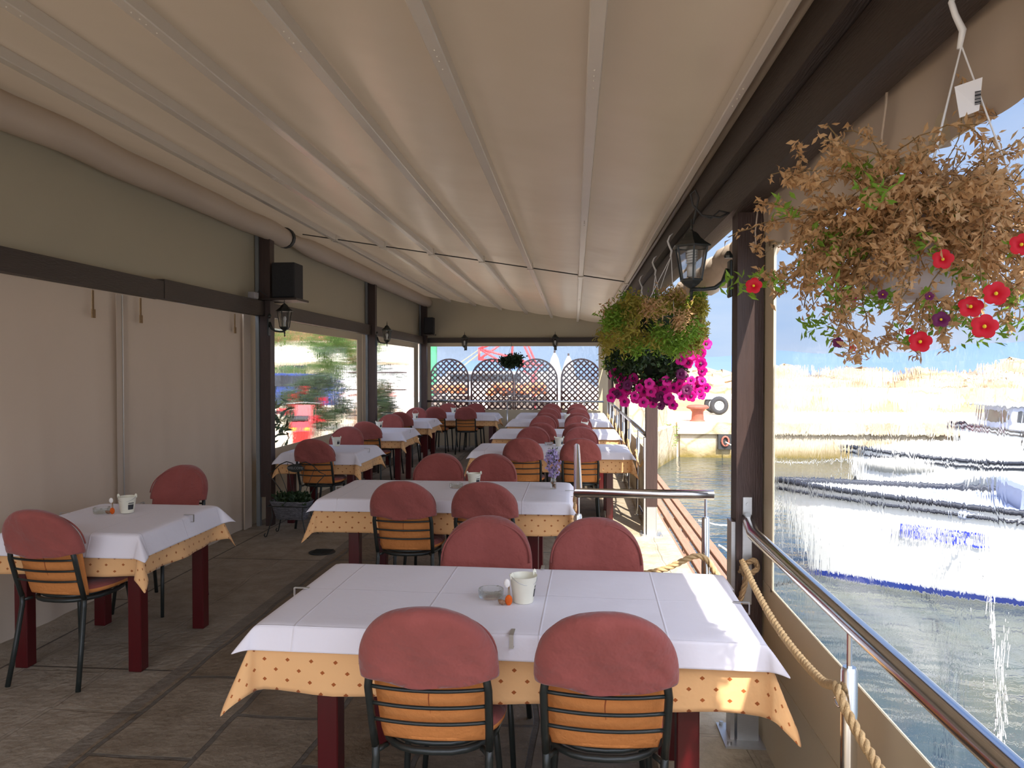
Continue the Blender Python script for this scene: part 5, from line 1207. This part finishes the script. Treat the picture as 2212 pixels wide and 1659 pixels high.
# ================================================================== QUAY THINGS
b = MB(); b.lathe([(.24, 0), (.19, .05), (.17, .28), (.22, .36), (.33, .40), (.34, .44), (.28, .49), (.1, .51)], (3.74, 22.95, .05), 24); tag(b.build('mooring_bollard', 'rust', None, 'auto'), 'rusty red mushroom mooring bollard on the quay edge', 'bollard')
t = thing('boat_trailer', 'galvanised boat trailer with white rimmed wheel on the quay', 'trailer', (4.9, 26.2, .05))
b = MB(); b.bar((-2.3, .1, .62), (1.5, .1, .62), .1, .16); b.bar((-2.3, 1.0, .62), (1.5, 1.0, .62), .1, .16); b.bar((0.1, 0, .4), (.1, 1.1, .4), .08, .08); b.bar((-2.3, .1, .62), (-2.3, 1.0, .62), .08, .12); b.build('frame', 'white_paint', t)
for y in (0, 1.1):
    b = MB(); b.v = []; 
    b.tube([(.1+.23*math.cos(a), y, .33+.23*math.sin(a)) for a in [i*math.pi/12 for i in range(24)]], .095, 10, True); wh = b.build('tyre', 'tyre', t, True)
    b = MB(); b.tube([(.1, y-.06, .33), (.1, y+.06, .33)], .165, 24); b.tube([(.1, y-.08, .33), (.1, y-.06, .33)], .05, 12); rim = b.build('wheel_rim', 'white_paint', t, 'auto')
    b = MB()
    for k in range(8): a = k*math.pi/4; b.tube([(.1+.11*math.cos(a), y-.066, .33+.11*math.sin(a)), (.1+.11*math.cos(a), y-.06, .33+.11*math.sin(a))], .016, 8)
    b.build('rim_hole_shade', 'cable', rim)  # dark discs on the solid rim stand for the shade in its holes
b = MB(); b.box((-2.2, -.05, .75), (-2.05, .05, 1.2), .01); b.build('winch_post', 'cable', t)
shrub('wall_weed', 'green weed growing from the quay corner wall', (2.78, 22.1, -.35), (.12, .12, .28), 500, 'leaf', (.05, .09))
def mooring(pts, r, m, lab): tag(rope_geo(pts, r, seg=.08).build('mooring_line', m, None, True), lab, 'rope')
mooring([(1.42, 8.6, -.12), (1.8, 8.95, -.24), (2.2, 9.3, -.18), (2.5, 9.62, 0)], .012, 'white_rope', 'white mooring line from the boardwalk to the big boat')
mooring([(1.42, 7.4, -.12), (1.8, 8.1, -.40), (2.2, 8.9, -.34), (2.55, 9.6, -.04)], .012, 'white_rope', 'second white mooring line crossing the open water')
mooring([(1.40, 6.9, -.3), (2.2, 8.3, -.75), (3.0, 9.6, -.98)], .014, 'cable', 'dark wet line dipping into the water by the boardwalk')
mooring([(4.45, 22.3, -.52), (5.2, 20.5, -.85), (6.2, 18.5, -.6), (6.6, 17.4, -.3)], .02, 'white_rope', 'mooring line from the iron ring in the quay wall')
mooring([(1.42, 2.6, -.1), (3.0, 5.5, -.55), (4.4, 8.4, -.1)], .02, 'white_rope', 'pale mooring line running diagonally to the bow of the big boat')

# ================================================================== BOATS
def boat(name, lab, bow, stern, beam, zs, zb, hullm='boat_white', sheer=.35, text_=None, nst=15):
    """bow, stern = (x,y) at deck level; zs deck height; waterline -1"""
    bow = Vector((*bow, 0)); stern = Vector((*stern, 0)); ax = (stern-bow); Ln_ = ax.length; d = ax.normalized()
    rz = math.atan2(d.y, d.x); o = thing(name, lab, 'boat', (bow.x, bow.y, -1), rz); zd = zs+1
    # local: x along from bow(0) to stern(L), y across
    sec = []; m_ = 9
    for i in range(nst+1):
        t = i/nst; hw = beam/2*(math.sin(min(1, t*1.5)*math.pi/2)**.8)*(1-.25*max(0, t-.6)/.4); hw = max(hw, .02)
        top = zd+sheer*(1-t)**2; row = []
        for k in range(-m_, m_+1):
            u = k/m_; au = abs(u); y = hw*(math.sin(au*math.pi/2)**.5)*(1 if u > 0 else -1); z = -.35+(top+.35)*(1-math.cos(au*math.pi/2))**1.0
            rake = (1-t)*.55*Ln_*.18*(1-(z+.35)/(top+.35))
            row.append((t*Ln_+rake, y, z))
        sec.append(row)
    w_ = 2*m_+1; b = MB(); b.add([p for r_ in sec for p in r_], [(i*w_+k, i*w_+k+1, (i+1)*w_+k+1, (i+1)*w_+k) for i in range(nst) for k in range(w_-1)]+[tuple(nst*w_+k for k in range(w_))])
    hull = b.build('hull', hullm, o, True)
    dk = MB(); dk.add([sec[i][k] for i in range(nst+1) for k in (0, w_-1)], [(2*i, 2*i+1, 2*i+3, 2*i+2) for i in range(nst)]); dk.v = [(x, y, z-.06) for x, y, z in dk.v]; dk.build('deck', 'boat_white', o)
    for s in (0, w_-1):
        b = MB(); b.tube([(sec[i][s][0], sec[i][s][1], sec[i][s][2]) for i in range(nst+1)], .035, 6); b.tube([(sec[i][s][0], sec[i][s][1]*1.01, sec[i][s][2]-.10) for i in range(nst+1)], .02, 6); b.build('rubbing_strake', 'boat_dark', o, True)
    b = MB(); vs = []
    for i in range(nst+1):
        for k in (-1, 1):
            for zz in (.02, .085):
                top = zd+sheer*(1-i/nst)**2; cu = 1-(zz+.35)/(top+.35); au = math.acos(max(-1, min(1, cu)))/(math.pi/2); hw = max(.02, beam/2*(math.sin(min(1, i/nst*1.5)*math.pi/2)**.8)*(1-.25*max(0, i/nst-.6)/.4))
                rake = (1-i/nst)*.55*Ln_*.18*(1-(zz+.35)/(top+.35)); vs.append((i/nst*Ln_+rake, k*(hw*math.sin(au*math.pi/2)**.5+.012), zz))
    b.add(vs, [(4*i+s, 4*i+s+1, 4*i+s+5, 4*i+s+4) for i in range(nst) for s in (0, 2)]); b.build('boot_stripe', 'boat_blue', o)
    return o, hull, sec
def cabin(o, x0, x1, w_, z0, h, m='boat_grey', roof=.25, door=True):
    b = MB(); b.box((x0, -w_/2, z0), (x1, w_/2, z0+h), .03); c = b.build('cabin', m, o)
    b = MB(); b.box((x0-roof, -w_/2-.12, z0+h), (x1+roof*2.2, w_/2+.12, z0+h+.06), .02); b.build('roof', 'boat_white', o)
    for s in (-1, 1):
        b = MB(); b.box((x0+.15, s*(w_/2+.002)-.004, z0+h*.5), (x0+.15+(x1-x0)*.4, s*(w_/2+.002)+.004, z0+h*.85)); b.build('window_pane', 'dark_glass', c)
    b = MB(); b.box((x0-.006, -w_/2+.12, z0+h*.5), (x0, w_/2-.12, z0+h*.85)); b.build('windscreen', 'dark_glass', c)
    if door:
        b = MB(); b.box((x0+(x1-x0)*.6, -w_/2-.008, z0+.05), (x0+(x1-x0)*.9, -w_/2, z0+h*.92)); b.build('door', 'varnish', c)
o1, h1, s1 = boat('fishing_boat', 'large white wooden boat lettered RS 1572 moored beside the terrace', (2.55, 9.75), (9.4, 8.2), 2.3, -.02, 0, sheer=.22)
b = MB(); b.box((2.6, -.55, .86), (4.6, .55, 1.3), .04); b.build('engine_box', 'boat_grey', o1)
b = MB(); b.box((1.9, -.8, .95), (2.6, .8, 1.05), .03); b.build('thwart', 'boat_grey', o1)
# registration on the hull: follow the port side
p = Vector(s1[4][3]); q = Vector(s1[7][3]); 
side = -1
def hull_pt(i, k): return Vector(s1[i][k])
pa, pb = hull_pt(3, 2), hull_pt(5, 2)
text('registration', 'RS 1572', .24, 'text_blue', h1, (0, 0, 0), (0, 0, 0), .004)
rg = h1.children[0]; dx = (pb-pa).normalized(); up_ = (hull_pt(4, 1)-hull_pt(4, 2)).normalized(); nz = dx.cross(up_).normalized(); up_ = nz.cross(dx)
ctr = hull_pt(3, 1)*.5+hull_pt(4, 2)*.5+nz*.024
rg.matrix_local = Matrix(((dx.x, up_.x, nz.x, ctr.x), (dx.y, up_.y, nz.y, ctr.y), (dx.z, up_.z, nz.z, ctr.z), (0, 0, 0, 1)))
o2, h2, s2 = boat('motor_boat', 'white motor boat with rounded cover moored by the quay, left of the cabin boat', (5.2, 14.6), (9.0, 15.6), 1.9, -.15, 0, sheer=.3)
b = MB(); b.sphere((1.9, 0, .85), 1, 18, 10, (1.75, .78, .38)); b.build('boat_cover', 'canvas_white', o2, True)
o3, h3, s3 = boat('cabin_boat', 'white cabin boat with brown door and flat roof behind the lettered boat', (6.9, 12.0), (12.4, 13.3), 2.2, .05, 0, sheer=.55)
cabin(o3, 1.0, 2.9, 1.3, 1.05, 1.05)
b = MB()
for x in (3.4, 4.6): 
    for y in (-.7, .7): b.tube([(x, y, 1.0), (x, y, 2.45)], .02, 6)
b.box((2.9, -.85, 2.45), (5.0, .85, 2.5), .01); b.build('sun_canopy', 'canvas_white', o3)
o4, h4, s4 = boat('cabin_boat', 'small white boat moored against the far quay', (9.5, 19.5), (13.5, 20.4), 1.8, -.1, 0, sheer=.4)
cabin(o4, 1.2, 2.3, 1.0, .9, .8, door=False)
o5, h5, s5 = boat('dinghy', 'small dark tender floating near the quay behind the near post', (4.2, 12.6), (5.9, 12.9), 1.0, -.5, 0, sheer=.15, hullm='grey_plastic')
